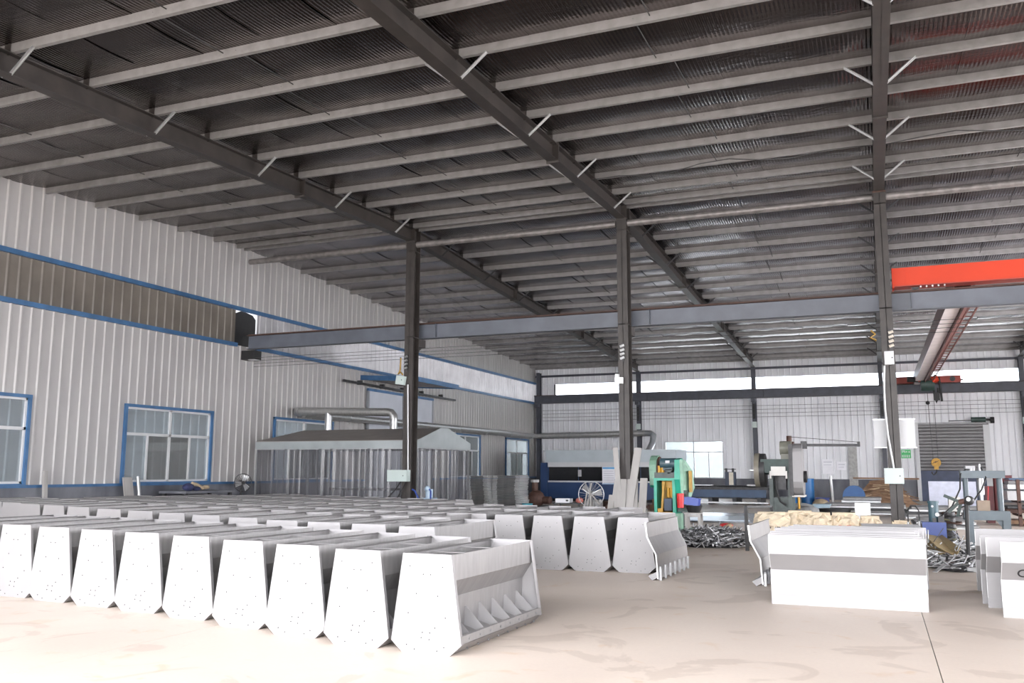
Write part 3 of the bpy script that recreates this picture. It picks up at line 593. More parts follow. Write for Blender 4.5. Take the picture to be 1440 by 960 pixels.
for i, (x, y) in enumerate([(1.065, 10.1), (1.0, 10.75), (.975, 11.04), (1.03, 12.2)]):
    t = panel_thing(x, y, .01, 'white bent stainless panel at the right frame edge, %s in its stack' % ('front', 'second', 'third', 'rearmost')[i], group='panels standing at the right edge')
    if i == 0:
        cu = bpy.data.curves.new('letter_mark', 'FONT'); cu.body = 'C'; cu.size = .14; cu.offset = .001; cu.extrude = .0008; cu.align_x = 'LEFT'
        tmp = bpy.data.objects.new('tmp', cu); C.objects.link(tmp); dg = bpy.context.evaluated_depsgraph_get(); me = bpy.data.meshes.new_from_object(tmp.evaluated_get(dg))
        bpy.data.objects.remove(tmp); me.name = 'letter_mark'; me.materials.clear(); me.materials.append(black_m)
        o = link('letter_mark', me, t, (.125, -.088, .40)); o.rotation_euler = (math.pi/2-.65*0, 0, 0); o.rotation_euler.x = math.pi/2+math.atan2(.135, .175)*1.0; o['label'] = 'black letter C mark'
# two panels standing edge-on, seen from their inner face
def leaning(x, y, label):
    t = thing('feeder_side_panel', label, 'panel', (x, y, 0)); t.rotation_euler = (0, 0, -.03); w = 1.7
    pr = [(-.155, 0, .735), (-.135, 0, .545), (-.02, 0, .325), (0, 0, .02)]
    link('sheet', MB().strip(pr, (0, w, 0), (.005, 0, 0)).mesh('sheet', stain_in), t)
    link('top_fold', MB().bb(-.157, -.13, 0, w, .725, .735).mesh('top_fold', stain_in), t)
    for e in (-.004, w-.004): link('sheared_edge', MB().strip([(a-.012, e, c) for a, b, c in pr], (0, .012, 0), (.020, 0, 0)).mesh('sheared_edge', white_edge), t)
    link('foot_flap', MB().prism([(-.005, 0, .12), (-.13, 0, .055), (-.08, 0, .0), (.01, 0, .05)], (0, w, 0)).mesh('foot_flap', stainless), t)
    for i in range(7):
        yy = .06+(w-.14)*i/6; link('spacer_bar', MB().bb(.005, .035, yy-.014, yy+.014, .0, .15).cyl((.02, yy, .15), (.02, yy, .175), .022, 6).mesh('spacer_bar', galv), t)
    return t
leaning(-2.70, 11.6, 'grey bent stainless panel standing edge-on beside the last trough of the fourth row')
leaning(-1.38, 11.55, 'grey bent stainless panel standing edge-on left of the middle panel stack')

# ------------------------------------------------------------------ booth with strip curtains, ducts
BX0, BX1, BY0, BY1, EZ, RZ = -17.5, -11.95, 22.2, 25.64, 2.23, 2.63; ym = 23.85
t = thing('curtained_booth', 'long welding booth with tarpaulin roof and clear strip curtains by the left wall', 'booth', (-14.7, 23.9, 0))
mb = MB()
for y0, y1 in ((BY0-.04, ym), (BY1+.04, ym)): mb.prism([(BX0+.02, y0, EZ), (BX1, y0, EZ), (BX1, y1, RZ), (BX0+.55, y1, RZ)], (0, 0, .015))
part('roof_cover', mb, canvas, t)
part('valance', MB().bb(BX0, BX1, BY0-.05, BY0-.03, EZ-.22, EZ), canvas_l, t); part('valance', MB().bb(BX0, BX1, BY1+.03, BY1+.05, EZ-.22, EZ), canvas_l, t)
part('gable_panel', MB().prism([(BX1, BY0-.05, EZ-.2), (BX1, BY1+.05, EZ-.2), (BX1, BY1+.05, EZ), (BX1, ym+.25, RZ+.01), (BX1, ym-.25, RZ+.01), (BX1, BY0-.05, EZ)], (.02, 0, 0)), canvas_l, t, 'silvery gable end panel')
part('valance_rail', MB().bb(BX0, BX1, BY0-.06, BY0-.04, EZ-.24, EZ-.215).bb(BX1, BX1+.025, BY0-.05, BY1+.05, EZ-.225, EZ-.2), galv, t)
for x in (BX0+.03, -15.6, -13.8, BX1-.03):
    for y in (BY0, BY1): part('post', MB().bb(x-.025, x+.025, y-.025, y+.025, 0, EZ), galv, t)
part('ridge_bar', MB().bar((BX0+.55, ym, RZ-.02), (BX1, ym, RZ-.02), .04, .04), galv, t)
rnd = random.Random(3)
def strip_mesh(p, d, w, ph):
    mb = MB(); n = 6; zs = [.03, .5, 1.0, 1.5, EZ-.22]; vs = []; d = Vector(d); nn = Vector((-d.y, d.x, 0))
    for z in zs:
        for i in range(n+1):
            u = i/n-.5; vs.append(Vector(p)+d*(u*w)+nn*(-(.012+.028*(math.sin(ph*3)*.5+.5))*(1-4*u*u)+.022*math.sin(z*1.7+ph)*(1.9-z)/1.9+.03*u*math.sin(ph*7))+Vector((0, 0, z)))
    return mb.add(vs, [(j*(n+1)+i, j*(n+1)+i+1, (j+1)*(n+1)+i+1, (j+1)*(n+1)+i) for j in range(len(zs)-1) for i in range(n)], True)
for i in range(27): x = BX0+.12+.204*i; part('curtain_strip', strip_mesh((x, BY0-.01-.02*(i % 2), 0), (1, 0, 0), .235, rnd.random()*6), curtain_m, t)
for i in range(16): y = BY0+.12+.214*i; part('curtain_strip', strip_mesh((BX1-.01+.02*(i % 2), y, 0), (0, 1, 0), .24, rnd.random()*6), curtain_m, t)
for i in range(27): x = BX0+.12+.204*i; part('curtain_strip', strip_mesh((x, BY1, 0), (-1, 0, 0), .235, rnd.random()*6), curtain_m, t) if i % 3 == 0 else None
k = thing('welding_bench', 'dark workbench seen dimly through the strip curtains', 'bench', (-14.8, 24, 0))
part('bench_top', MB().bb(-15.8, -13.6, 23.6, 24.5, .78, .84), dark_m, k)
for x in (-15.7, -13.7):
    for y in (23.7, 24.4): part('leg', MB().bb(x-.03, x+.03, y-.03, y+.03, 0, .78), dark_m, k)
t = thing('extraction_duct', 'spiral galvanised duct with two drops standing over the booth roof', 'duct', (-15.6, 24, 2.6))
mb = MB(); P = [(-17.25, 24.0, 3.27), (-13.95, 24.0, 3.17)]
def ribs(mb, p0, p1, r, n):
    p0 = Vector(p0); p1 = Vector(p1)
    for i in range(n): c = p0.lerp(p1, (i+.5)/n); d = (p1-p0).normalized()*.012; mb.cyl(c-d, c+d, r*1.04, 14)
    return mb
part('main_run', MB().cyl(P[0], P[1], .125, 16), duct_m, t); part('spiral_seam', ribs(MB(), P[0], P[1], .125, 34), duct_m, t)
part('wall_elbow', MB().tube([(-17.25, 24.0, 3.27), (-17.38, 24.02, 3.27), (-17.45, 24.12, 3.26), (-17.42, 24.3, 3.24)], .13, 12), duct_m, t)
part('end_elbow', MB().tube([(-13.97, 24.0, 3.17), (-13.86, 24, 3.15), (-13.79, 24, 3.07), (-13.77, 24, 2.95)], .125, 12), duct_m, t)
part('drop', MB().cyl((-16.15, 24.0, 3.2), (-16.15, 24.0, 2.60), .12, 16), galv, t); part('drop', MB().cyl((-13.77, 24.0, 2.98), (-13.77, 24.0, 2.62), .12, 16), galv, t)
t = thing('exhaust_pipe', 'long round galvanised exhaust pipe running along the left wall', 'duct', (XL+.35, 35, 3.2))
X = XL+.32; part('wall_run', MB().cyl((X, 24.3, 3.22), (X, 45.7, 3.24), .135, 14), duct_m, t)
part('corner_elbow', MB().tube([(X, 45.6, 3.24), (X+.03, 45.85, 3.24), (X+.15, 45.97, 3.25), (X+.35, 46.0, 3.26)], .135, 12), duct_m, t)
for y in (27, 30, 33, 36, 39, 42, 45): part('pipe_clamp', MB().cyl((X, y-.03, 3.22), (X, y+.03, 3.22), .15, 14).bb(XL+.02, X, y-.02, y+.02, 3.34, 3.38), galv, t)
t = thing('exhaust_pipe', 'round galvanised exhaust pipe along the far wall dropping to the blue laser cutter', 'duct', (-14, 46.0, 3.3))
part('far_run', MB().cyl((X+.3, 46.0, 3.26), (-11.2, 46.0, 3.34), .16, 14), duct_m, t)
part('drop_elbow', MB().tube([(-11.25, 46.0, 3.34), (-10.95, 45.97, 3.33), (-10.75, 45.8, 3.2), (-10.62, 45.0, 2.8), (-10.5, 43.5, 2.3), (-10.4, 42.0, 2.24)], .16, 12), galv, t)
for x in (-15.4, -13.4, -11.9): part('pipe_clamp', MB().cyl((x-.03, 46.0, 3.29), (x+.03, 46.0, 3.29), .175, 14), galv, t)

# ------------------------------------------------------------------ blue laser cutter and its table
t = thing('laser_cutting_machine', 'large navy and grey enclosed laser cutter with black windows against far wall', 'machine', (-11.3, 40.5, 0))
Y0, Y1, mx0, mx1 = 38.6, 41.2, -14.1, -8.2
part('body', MB().bb(mx0-.25, mx1, Y0+.1, Y1, .12, 1.70), navy, t)
part('end_pillar', MB().bb(mx0-.25, mx0+.05, Y0-.05, Y1, .1, 1.74), navy, t)
part('upper_housing', MB().bb(mx0-.1, mx1+.05, Y0+.25, Y1, 1.70, 2.26).bb(mx0-.2, mx1+.05, Y0+.2, Y1, 2.26, 2.31), machine_grey, t)
part('header_strip', MB().bb(mx0+.08, mx1, Y0+.02, Y0+.12, 1.55, 1.76), white_p, t, 'white header strip')
part('sill_strip', MB().bb(mx0+.08, mx1, Y0+.03, Y0+.12, .86, .93), white_p, t)
part('skirt', MB().bb(mx0-.2, mx1, Y0+.3, Y1-.1, 0, .12), black_m, t)
for i in range(4): a = mx0+.1+(mx1-mx0-.15)*i/4; w = part('safety_window', MB().bb(a+.02, a+(mx1-mx0-.15)/4-.02, Y0+.07, Y0+.11, .94, 1.55), black_glass, t)
part('window_reflection_frame', MB().bb(-12.58, -12.42, Y0+.06, Y0+.075, 1.12, 1.42), mat('pale_lamp_head', (.4, .4, .42), .4), t)  # pale patch paints a reflection onto the black windows
p = thing('poster', 'white notice sheet with blue header hung over the black laser cutter window', 'poster', (-11.2, Y0-.02, 1.2))
part('sheet', MB().bb(-11.42, -10.82, Y0-.02, Y0-.012, .78, 1.55), paper_m, p); part('header_print', MB().bb(-11.40, -10.84, Y0-.024, Y0-.02, 1.46, 1.54).bb(-11.40, -10.84, Y0-.024, Y0-.02, .79, .82), blueprint, p)
for i in range(6): part('text_line', MB().bb(-11.36, -10.9+.03*(i % 2), Y0-.023, Y0-.02, 1.36-.1*i, 1.375-.1*i), greyprint, p)
single('prop_pole', MB().cyl((-10.75, Y0-.1, .85), (-10.55, Y0-.9, 0), .025, 6), white_p, 'thin white pole leaning on the navy laser cutter below the poster', 'pole', (-10.65, Y0-.5, 0))
t = thing('cutter_table', 'long blue steel bed of the laser cutter with dark slatted top', 'table', (-6.2, 38.6, 0))
part('bed_side', MB().bb(-8.0, -4.3, 38.1, 38.2, .30, .62), steelblue, t); part('bed_top', MB().bb(-8.15, -4.2, 38.0, 40.2, .62, .72), dark_m, t)
mb = MB()
for i in range(40): mb.bb(-8.0+.095*i, -7.99+.095*i, 38.1, 40.1, .72, .77)
part('slat_rack', mb, dark_m, t, None, 'stuff')
part('guide_rail', MB().bb(-8.1, -4.2, 37.95, 38.0, .06, .12), galv, t)
for x in (-7.6, -6.6, -5.6, -4.6): part('leg', MB().bb(x-.08, x+.08, 38.2, 39.9, 0, .3), dark_m, t)
g = thing('gas_cylinder_cart', 'dark cabinet with cream front panel standing on the blue cutter bed', 'cabinet', (-5.75, 38.9, .77))
part('body', MB().bb(-6.05, -5.65, 38.8, 39.3, .77, 1.35), mat('dark_navy_cabinet', (.03, .04, .07), .5), g); part('front_panel', MB().bb(-5.88, -5.7, 38.77, 38.8, .80, 1.33), mat('cream_panel', (.6, .55, .45), .5), g)
part('valve', MB().cyl((-6.0, 38.9, 1.35), (-6.0, 38.9, 1.5), .05, 8).cyl((-5.72, 38.9, 1.35), (-5.72, 38.9, 1.5), .05, 8).bb(-6.1, -5.6, 38.88, 38.92, 1.45, 1.48), dark_m, g)
single('white_sheet_metal', MB().bb(-7.6, -6.6, 38.3, 39.2, .77, .80), white_p, 'white sheet lying on the left of the blue cutter bed', 'sheet', (-7.1, 38.8, .77))
g = thing('bed_fixture', 'small grey angled fixture with white foot on right of the cutter bed', 'fixture', (-4.8, 38.6, .77))
part('foot', MB().bb(-5.1, -4.6, 38.5, 38.8, .77, .83), white_p, g); part('upright', MB().bb(-4.72, -4.66, 38.6, 38.66, .83, 1.45).bb(-5.0, -4.5, 38.6, 38.66, 1.4, 1.45), galv, g)
single('pale_blue_upright', MB().box((-7.85, 38.3, 1.1), (.16, .06, 1.0), 0, 0, 0), mat('pale_blue_panel', (.35, .45, .62), .4), 'pale blue narrow upright panel behind the green press', 'panel', (-7.85, 38.3, .6))

# ------------------------------------------------------------------ green punch press
t = thing('punch_press', 'jade-green mechanical punch press with yellow ram right of the board-ringed column', 'press', (-4.62, 21.3, 0))
for x in (-4.90, -4.46): part('upright', MB().bb(x-.035, x+.035, 20.95, 21.5, .05, 1.20), green_p, t)
part('crown', MB().bb(-4.93, -4.42, 20.93, 21.7, 1.17, 1.23), green_p, t); part('crown_block', MB().bb(-4.93, -4.44, 21.0, 21.8, 1.22, 1.36), greygreen, t)
part('rear_frame', MB().bb(-4.9, -4.46, 21.55, 21.9, .0, 1.2), darkgreen, t)
part('left_flywheel_guard', MB().prism([(-5.06, 21.0+.36+.34*math.cos(a), 1.43+.34*math.sin(a)) for a in [2*math.pi*i/18 for i in range(18)]], (.17, 0, 0)).bb(-5.05, -4.9, 21.02, 21.3, 1.06, 1.4), palegreen, t, 'worn pale green flywheel guard')
part('guard_foot', MB().cyl((-5.06, 21.2, 1.10), (-4.90, 21.2, 1.10), .10, 12), green_p, t)
f = part('flywheel_rim', MB().cyl((-4.89, 21.36, 1.43), (-4.86, 21.36, 1.43), .31, 18), rust_m, t)
part('right_belt_guard', MB().prism([(-4.42, 20.9, 1.66), (-4.42, 21.25, 1.70), (-4.42, 21.7, 1.35), (-4.42, 21.75, .95), (-4.42, 21.4, .78), (-4.42, 21.0, .86), (-4.42, 20.85, 1.2)], (.12, 0, 0)), green_p, t)
part('guard_side', MB().prism([(-4.30, 20.9, 1.66), (-4.30, 21.25, 1.66), (-4.17, 21.5, 1.40), (-4.15, 21.6, 1.0), (-4.2, 21.3, .74), (-4.30, 21.0, .86)], (.05, .05, 0)), palegreen, t)
part('pulley_slot', MB().box((-4.14, 21.35, 1.15), (.04, .22, .5)), brass, t)
part('motor', MB().cyl((-4.80, 21.15, 1.57), (-4.42, 21.15, 1.57), .13, 14).bb(-4.72, -4.5, 21.0, 21.3, 1.42, 1.47), motorblue, t, 'grey-blue motor')
part('motor_plate', MB().bb(-4.66, -4.56, 21.005, 21.03, 1.58, 1.64), white_p, t)
part('motor_bracket', MB().prism([(-4.68, 21.0, 1.44), (-4.48, 21.0, 1.44), (-4.56, 21.0, 1.33), (-4.6, 21.0, 1.33)], (0, .3, 0)), greygreen, t)
part('clutch_lever', MB().cyl((-4.83, 21.1, 1.36), (-4.83, 21.1, 1.52), .05, 8).cyl((-4.75, 21.1, 1.36), (-4.75, 21.1, 1.5), .04, 8), yellow_m, t)
r = part('ram', MB().bb(-4.80, -4.55, 21.2, 21.5, .95, 1.16).bb(-4.66, -4.5, 21.1, 21.45, .80, 1.02), yellow_m, t, 'yellow ram and slides')
part('guide', MB().cyl((-4.62, 21.08, .78), (-4.62, 21.08, 1.0), .035, 8).cyl((-4.54, 21.08, .78), (-4.54, 21.08, 1.0), .035, 8).bar((-4.78, 21.1, .5), (-4.72, 21.1, 1.15), .05, .05), yellow_m, r)
part('slide_back', MB().bb(-4.85, -4.5, 21.5, 21.54, .35, 1.17), brass, t); part('die', MB().bb(-4.72, -4.54, 21.05, 21.35, .47, .75), mat('dark_blue_die', (.03, .05, .09), .5), t)
part('bolster', MB().bb(-4.86, -4.5, 20.98, 21.5, .38, .44).bb(-4.86, -4.74, 20.97, 21.1, .34, .52), yellow_m, t); part('bed', MB().bb(-4.9, -4.4, 21.0, 21.9, .0, .36), darkgreen, t)
part('front_leg', MB().bb(-4.40, -4.28, 20.8, 21.1, .0, .42).bb(-4.42, -4.17, 20.85, 21.6, .0, .06), palegreen, t); part('side_housing', MB().bb(-4.40, -4.18, 21.05, 21.5, .45, .95), darkgreen, t)
single('red_bucket', MB().cyl((-4.30, 20.9, .55), (-4.30, 20.9, .88), .075, 14, .085), redbright, 'red plastic bucket hanging on the side of the green press', 'bucket', (-4.30, 20.9, .55))
t = thing('wooden_stool', 'grey wooden stool carrying the black tub beside the scrap pile', 'stool', (-3.82, 20, 0))
for x in (-3.97, -3.68):
    for y in (19.85, 20.15): part('leg', MB().bb(x-.025, x+.025, y-.025, y+.025, 0, .46), board_m, t)
part('top', MB().bb(-4.0, -3.65, 19.8, 20.2, .46, .49), board_m, t); part('stretcher', MB().bb(-3.97, -3.68, 19.83, 19.86, .40, .45), board_m, t)
single('black_tub', MB().cyl((-3.82, 20, .49), (-3.82, 20, .64), .13, 16, .19), black_m, 'black rubber tub on the grey stool under a blue basket', 'tub', (-3.82, 20, .49))
t = thing('blue_basket', 'royal-blue plastic basket tilted in the black tub', 'basket', (-3.85, 20, .64))
part('basket_wall', MB().box((-3.85, 19.86, .725), (.31, .012, .15), 0, 0, .12).box((-3.85, 20.14, .725), (.31, .012, .15), 0, 0, .12).box((-4.0, 20, .74), (.012, .28, .15), 0, 0, .12).box((-3.70, 20, .71), (.012, .28, .15), 0, 0, .12), box_blue, t); part('basket_floor', MB().box((-3.85, 20, .66), (.31, .28, .012), 0, 0, .12), box_blue, t)
part('rim', MB().box((-3.84, 19.85, .80), (.33, .03, .02), 0, 0, .12).box((-3.84, 20.15, .80), (.33, .03, .02), 0, 0, .12), box_blue, t)

# ------------------------------------------------------------------ grey-green press with belt guard and boom
t = thing('flywheel_press', 'dark grey-green flywheel press with big metal belt guard and motor on top', 'press', (-2.45, 25.4, 0))
for x in (-2.68, -2.2): part('frame_leg', MB().bb(x-.05, x+.05, 25.0, 25.9, 0, 1.35), greygreen, t)
part('crosshead', MB().bb(-2.95, -2.15, 25.1, 25.9, 1.35, 1.72), darkgreen, t); part('bed', MB().bb(-2.66, -2.2, 25.05, 25.9, .25, .7), greygreen, t); part('ram', MB().bb(-2.55, -2.3, 25.1, 25.5, .9, 1.35), dark_m, t)
part('flywheel', MB().cyl((-3.12, 25.5, 1.42), (-2.86, 25.5, 1.42), .46, 20), dark_m, t); part('flywheel_rim', MB().cyl((-3.13, 25.5, 1.42), (-3.0, 25.5, 1.42), .47, 20).cyl((-3.16, 25.5, 1.42), (-3.12, 25.5, 1.42), .2, 12), mat('tan_grey_rim', (.22, .2, .16), .5), t)
part('shaft_housing', MB().cyl((-2.85, 25.4, 1.5), (-2.2, 25.4, 1.5), .2, 14), darkgreen, t)
c = part('control_box', MB().bb(-2.66, -2.29, 24.88, 25.05, 1.28, 1.52), grey_box, t, 'light grey control box'); part('box_hinge', MB().bb(-2.7, -2.66, 24.9, 25.0, 1.2, 1.4).bb(-2.29, -2.25, 24.9, 25.0, 1.2, 1.4), grey_box, c); part('control_cable', MB().tube([(-2.55, 24.95, 1.28), (-2.55, 24.93, .9), (-2.45, 24.9, .6), (-2.3, 24.9, .5)], .025, 6), black_m, c)
part('motor', MB().cyl((-2.45, 25.4, 2.02), (-2.15, 25.4, 2.02), .19, 14).bb(-2.42, -2.2, 25.2, 25.6, 1.72, 1.86), mat('olive_grey_motor', (.22, .22, .18), .5), t, 'olive-grey motor on top')
part('back_plate', MB().bb(-2.2, -2.1, 24.95, 25.9, .75, 2.12), dark_m, t)
gd = [(-2.10, 25.35+.34*math.cos(a), 1.92+.22*math.sin(a)) for a in [math.pi*i/8 for i in range(9)]] + [(-2.10, 25.4+.5*math.cos(a), 1.12+.42*math.sin(a)) for a in [math.pi+math.pi*i/8 for i in range(9)]]
part('belt_guard', MB().prism(gd, (.24, 0, 0)), stainless, t, 'bare metal belt guard'); part('guard_base', MB().bb(-2.15, -1.84, 25.0, 25.8, .72, .76), grey_box, t)
part('hydraulic_post', MB().cyl((-2.22, 25.6, 2.1), (-2.22, 25.6, 2.36), .07, 10).bb(-2.3, -2.1, 25.5, 25.7, 2.1, 2.2), rust_m, t); part('pull_rod', MB().cyl((-2.0, 25.2, .4), (-2.0, 25.2, .74), .03, 8), yellow_m, t)
part('cable_spool', MB().cyl((-1.88, 25.4, 1.25), (-1.78, 25.4, 1.25), .16, 12), black_m, t)
part('boom', MB().bar((-1.86, 25.4, 2.10), (-.42, 25.4, 2.085), .06, .07).bb(-.47, -.40, 25.35, 25.45, 2.05, 2.18).bb(-1.9, -1.75, 25.3, 25.5, 2.0, 2.2), dark_m, t, 'dark horizontal boom arm')
part('stay_wire', MB().cyl((-2.2, 25.5, 2.33), (-.45, 25.4, 2.17), .008, 5), dark_m, t)

# ------------------------------------------------------------------ boards round the middle column
cx = -5.67
for i, (x0, x1, z, dx, w, d, lab) in enumerate([(-5.60, -5.84, 1.95, 0, .12, .04, 'tall pale grey board leaning left of the middle column'), (-5.50, -5.27, 1.94, 0, .17, .05, 'tall pale grey board upright in front of the middle column'),
        (-5.35, -5.42, 1.20, 0, .28, .04, 'short wide pale board leaning on the right of the middle column'), (-5.12, -5.13, 1.22, 0, .17, .05, 'short board at the right end of those around middle column'), (-5.86, -5.74, 1.18, 0, .20, .04, 'short pale board against front of the middle column, left side'),
        (-5.66, -5.66, 1.2, 0, .24, .04, 'short wide pale board centred before the middle column'), (-5.92, -5.90, .82, 0, .14, .05, 'small dark-edged board left of those around middle column'), (-5.22, -5.20, .52, 0, .30, .06, 'lowest grey block board at the right foot of middle column')]):
    y0 = 20.55-.07*(i % 4); single('leaning_board', MB().bar((x0, y0, 0), (x1, 20.86-.02*i, z), w, d, (0, -1, 0)), board_m, lab, 'board', (x0, y0, 0), 'boards around the middle column')
# column fittings
def junction(x0, x1, y, z0, z1, label, tilt=0, m=boxgreen):
    t = thing('junction_box', label, 'electric box', ((x0+x1)/2, y, z0)); c = Vector(((x0+x1)/2, y-.09, (z0+z1)/2))
    part('enclosure', MB().box(c, (x1-x0, .17, z1-z0), 0, 0, tilt), m, t); part('door_panel', MB().box(c-Vector((0, .088, 0)), (x1-x0-.03, .008, z1-z0-.03), 0, 0, tilt), m, t); part('lock', MB().cyl(c+Vector(((x1-x0)*.3, -.1, 0)), c+Vector(((x1-x0)*.3, -.085, 0)), .014, 8), dark_m, t)
    return t
yc = YR-.175
junction(-12.13, -11.52, yc, 1.10, 1.40, 'large mint-green switch box low on the left column before the booth')
junction(-11.93, -11.70, yc, 3.68, 3.92, 'small tilted mint-green box high on the left column', .15)
junction(.125, .51, yc, 1.14, 1.47, 'mint-green switch box at head height on the right column')
junction(.26, .455, yc, 3.71, 4.0, 'small pale box high on the right column', 0, white_p)
single('conduit_pipe', MB().tube([(-11.62, yc-.05, 3.68), (-11.60, yc-.06, 3.0), (-11.58, yc-.06, 2.2), (-11.57, yc-.05, 1.4)], .022, 7), white_p, 'white conduit running down the left column between its two boxes', 'conduit', (-11.6, yc, 1.4))
single('conduit_pipe', MB().tube([(.25, yc-.05, 3.70), (.22, yc-.06, 3.2), (.215, yc-.06, 2.75), (.24, yc-.06, 2.2), (.29, yc-.05, 1.75), (.32, yc-.05, 1.47)], .024, 7), white_p, 'white conduit curving down the right column to its box', 'conduit', (.25, yc, 1.47))
single('drop_cable', MB().tube([(-11.75, yc-.09, 1.10), (-11.9, yc-.1, .9), (-12.2, yc-.1, .6), (-12.5, yc-.1, .3), (-12.7, yc-.1, .02)], .018, 6), black_m, 'left black cable trailing down from the low mint box', 'cable', (-11.9, yc, 0))
single('drop_cable', MB().tube([(-11.6, yc-.09, 1.10), (-11.75, yc-.12, .8), (-11.95, yc-.12, .5), (-12.2, yc-.12, .02)], .018, 6), black_m, 'right black cable trailing down from the low mint box', 'cable', (-11.6, yc, 0))
for (x, lab, m) in ((-11.70, 'row of four white insulators on the left column', galv), (-5.66, 'zigzag row of white insulators on the middle column', white_p), (.42, 'pale ridged insulator row on the right column', mat('cream_insulator', (.6, .55, .48), .5))):
    t = thing('insulator_row', lab, 'insulator', (x, yc, 4.1)); part('back_bar', MB().bb(x-.03, x+.03, yc-.02, yc-.002, 4.05, 4.5), dark_m, t)
    for i in range(4): part('insulator', MB().cyl((x-.05, yc-.06, 4.12+.1*i), (x+.05, yc-.06, 4.15+.1*i), .032, 8), m, t)
t = thing('work_lamp', 'small white floodlight on the middle column below the insulators', 'lamp', (-5.75, yc, 3.6))
part('lamp_body', MB().box((-5.74, yc-.1, 3.58), (.19, .12, .15)), lamp_m, t); part('lamp_arm', MB().bb(-5.83, -5.75, yc-.14, yc-.003, 3.66, 3.74), lamp_m, t)
t = thing('rope_bundle', 'ochre rope looped over a hook on the left column', 'rope', (-11.85, yc, 3.95))
part('loop', MB().tube([(-11.86, yc-.04, 4.42), (-11.87, yc-.04, 4.1), (-11.93, yc-.04, 3.97), (-11.85, yc-.05, 4.03), (-11.78, yc-.05, 3.95)], .022, 6), brass, t); part('hook', MB().cyl((-11.86, yc-.08, 4.42), (-11.86, yc, 4.42), .015, 6), dark_m, t)
t = thing('cable_tie_cluster', 'ochre cable ends bundled beside the right column near the rafters', 'cable', (.05, yc, 4.35)); part('cable_end', MB().tube([(.02, yc, 4.5), (.1, yc-.05, 4.4), (.0, yc-.05, 4.34), (.12, yc-.05, 4.26)], .02, 6), brass, t); part('holder', MB().bar((-.02, yc-.02, 4.36), (.22, yc-.01, 4.36), .03, .03), dark_m, t)
t = thing('notice_board', 'large blank white notice board hung behind the right column', 'board', (.37, 20.94+.45, 1.9))
part('board_sheet', MB().bb(-.03, .80, YR+.19, YR+.21, 1.93, 2.54), white_p, t)
for z in (1.91, 2.535): part('board_frame', MB().bb(-.05, .82, YR+.185, YR+.215, z, z+.022), galv, t)
# green sign and papers on far wall
t = thing('exit_sign', 'green two-line wall sign with white symbols right of the right column', 'sign', (1.28, YF-.05, 2.25))
part('sign_sheet', MB().bb(1.08, 1.50, YF-.06, YF-.04, 2.01, 2.42), signgreen, t)
mb = MB(); yy = YF-.066
def g(x0, x1, z0, z1): mb.bb(x0, x1, yy, yy+.006, z0-.05, z1-.05)
g(1.10, 1.24, 2.40, 2.43); g(1.22, 1.245, 2.31, 2.43); g(1.11, 1.22, 2.36, 2.385); g(1.12, 1.145, 2.31, 2.36); g(1.28, 1.30, 2.32, 2.41); g(1.28, 1.35, 2.37, 2.39); g(1.33, 1.35, 2.32, 2.41); g(1.39, 1.47, 2.32, 2.34); g(1.42, 1.44, 2.32, 2.41); g(1.39, 1.47, 2.38, 2.40)
for i in range(4): x = 1.11+.093*i; g(x, x+.07, 2.19, 2.21); g(x+.025, x+.045, 2.10, 2.22); g(x, x+.07, 2.11, 2.13); g(x+.005, x+.065, 2.15, 2.17)
part('sign_lettering', mb, paper_m, t)
part('divider_line', MB().bb(1.09, 1.49, yy, yy+.006, 2.212, 2.225), mat('deep_green', (.02, .25, .07), .5), t)
for x0, x1, z0, z1, lab in ((-2.52, -2.0, 1.25, 1.97, 'larger white paper sheet on far wall right of the belt guard'), (-1.84, -1.42, 1.44, 1.85, 'smaller white paper sheet on far wall beside the grey patch')):
    p = thing('wall_paper_notice', lab, 'paper', (x0, YF-.04, z0)); part('sheet', MB().bb(x0, x1, YF-.055, YF-.035, z0, z1), paper_m, p)
    part('text_line', MB().bb(x0+.06, x1-.06, YF-.058, YF-.055, z1-.15, z1-.12), greyprint, p); part('text_line', MB().bb(x0+.06, x1-.1, YF-.058, YF-.055, z1-.28, z1-.26), greyprint, p)
# ------------------------------------------------------------------ things along the left wall
single('wall_post', MB().bar((-17.35, 14.75, 0), (-17.45, 14.75, 1.36), .09, .07), board_m, 'grey upright post leaning on the left wall right of the leftmost window', 'post', (-17.35, 14.75, 0))
single('wall_board', MB().bar((-17.2, 17.15, 0), (-17.45, 17.15, 1.2), .30, .03, (1, 0, 0)), board_m, 'grey board leaning on the left wall under the middle window', 'board', (-17.2, 17.15, 0))
single('bright_tube', MB().cyl((-17.1, 17.36, 0), (-17.35, 17.4, 1.22), .045, 10), galv, 'shiny metal tube leaning beside the grey board under the middle window', 'tube', (-17.1, 17.36, 0))
t = thing('low_bench', 'low grey bench under the middle window carrying a cloth bundle', 'bench', (-16.9, 19.1, 0))
part('bench_top', MB().bb(-17.4, -16.5, 18.2, 20.1, .78, .84), plinth_m, t)
for x in (-17.3, -16.6):
    for y in (18.3, 20.0): part('leg', MB().bb(x-.04, x+.04, y-.04, y+.04, 0, .78), dark_m, t)
t = thing('cloth_bundle', 'dark blue and tan bundle of cloth lying on bench under the middle window', 'bundle', (-16.75, 18.7, .84))
part('dark_cloth', MB().ball((-16.75, 18.55, .94), .14, 10, 7, (1, 1.3, .75)).ball((-16.7, 18.8, .9), .1, 9, 6, (1, 1.3, .6)), cloth_blue, t); part('tan_cloth', MB().tube([(-16.7, 18.62, 1.04), (-16.68, 18.8, 1.0), (-16.66, 19.0, .9)], .045, 7).ball((-16.7, 19.15, .93), .09, 9, 6, (1, 1.3, .6)), cloth_tan, t)
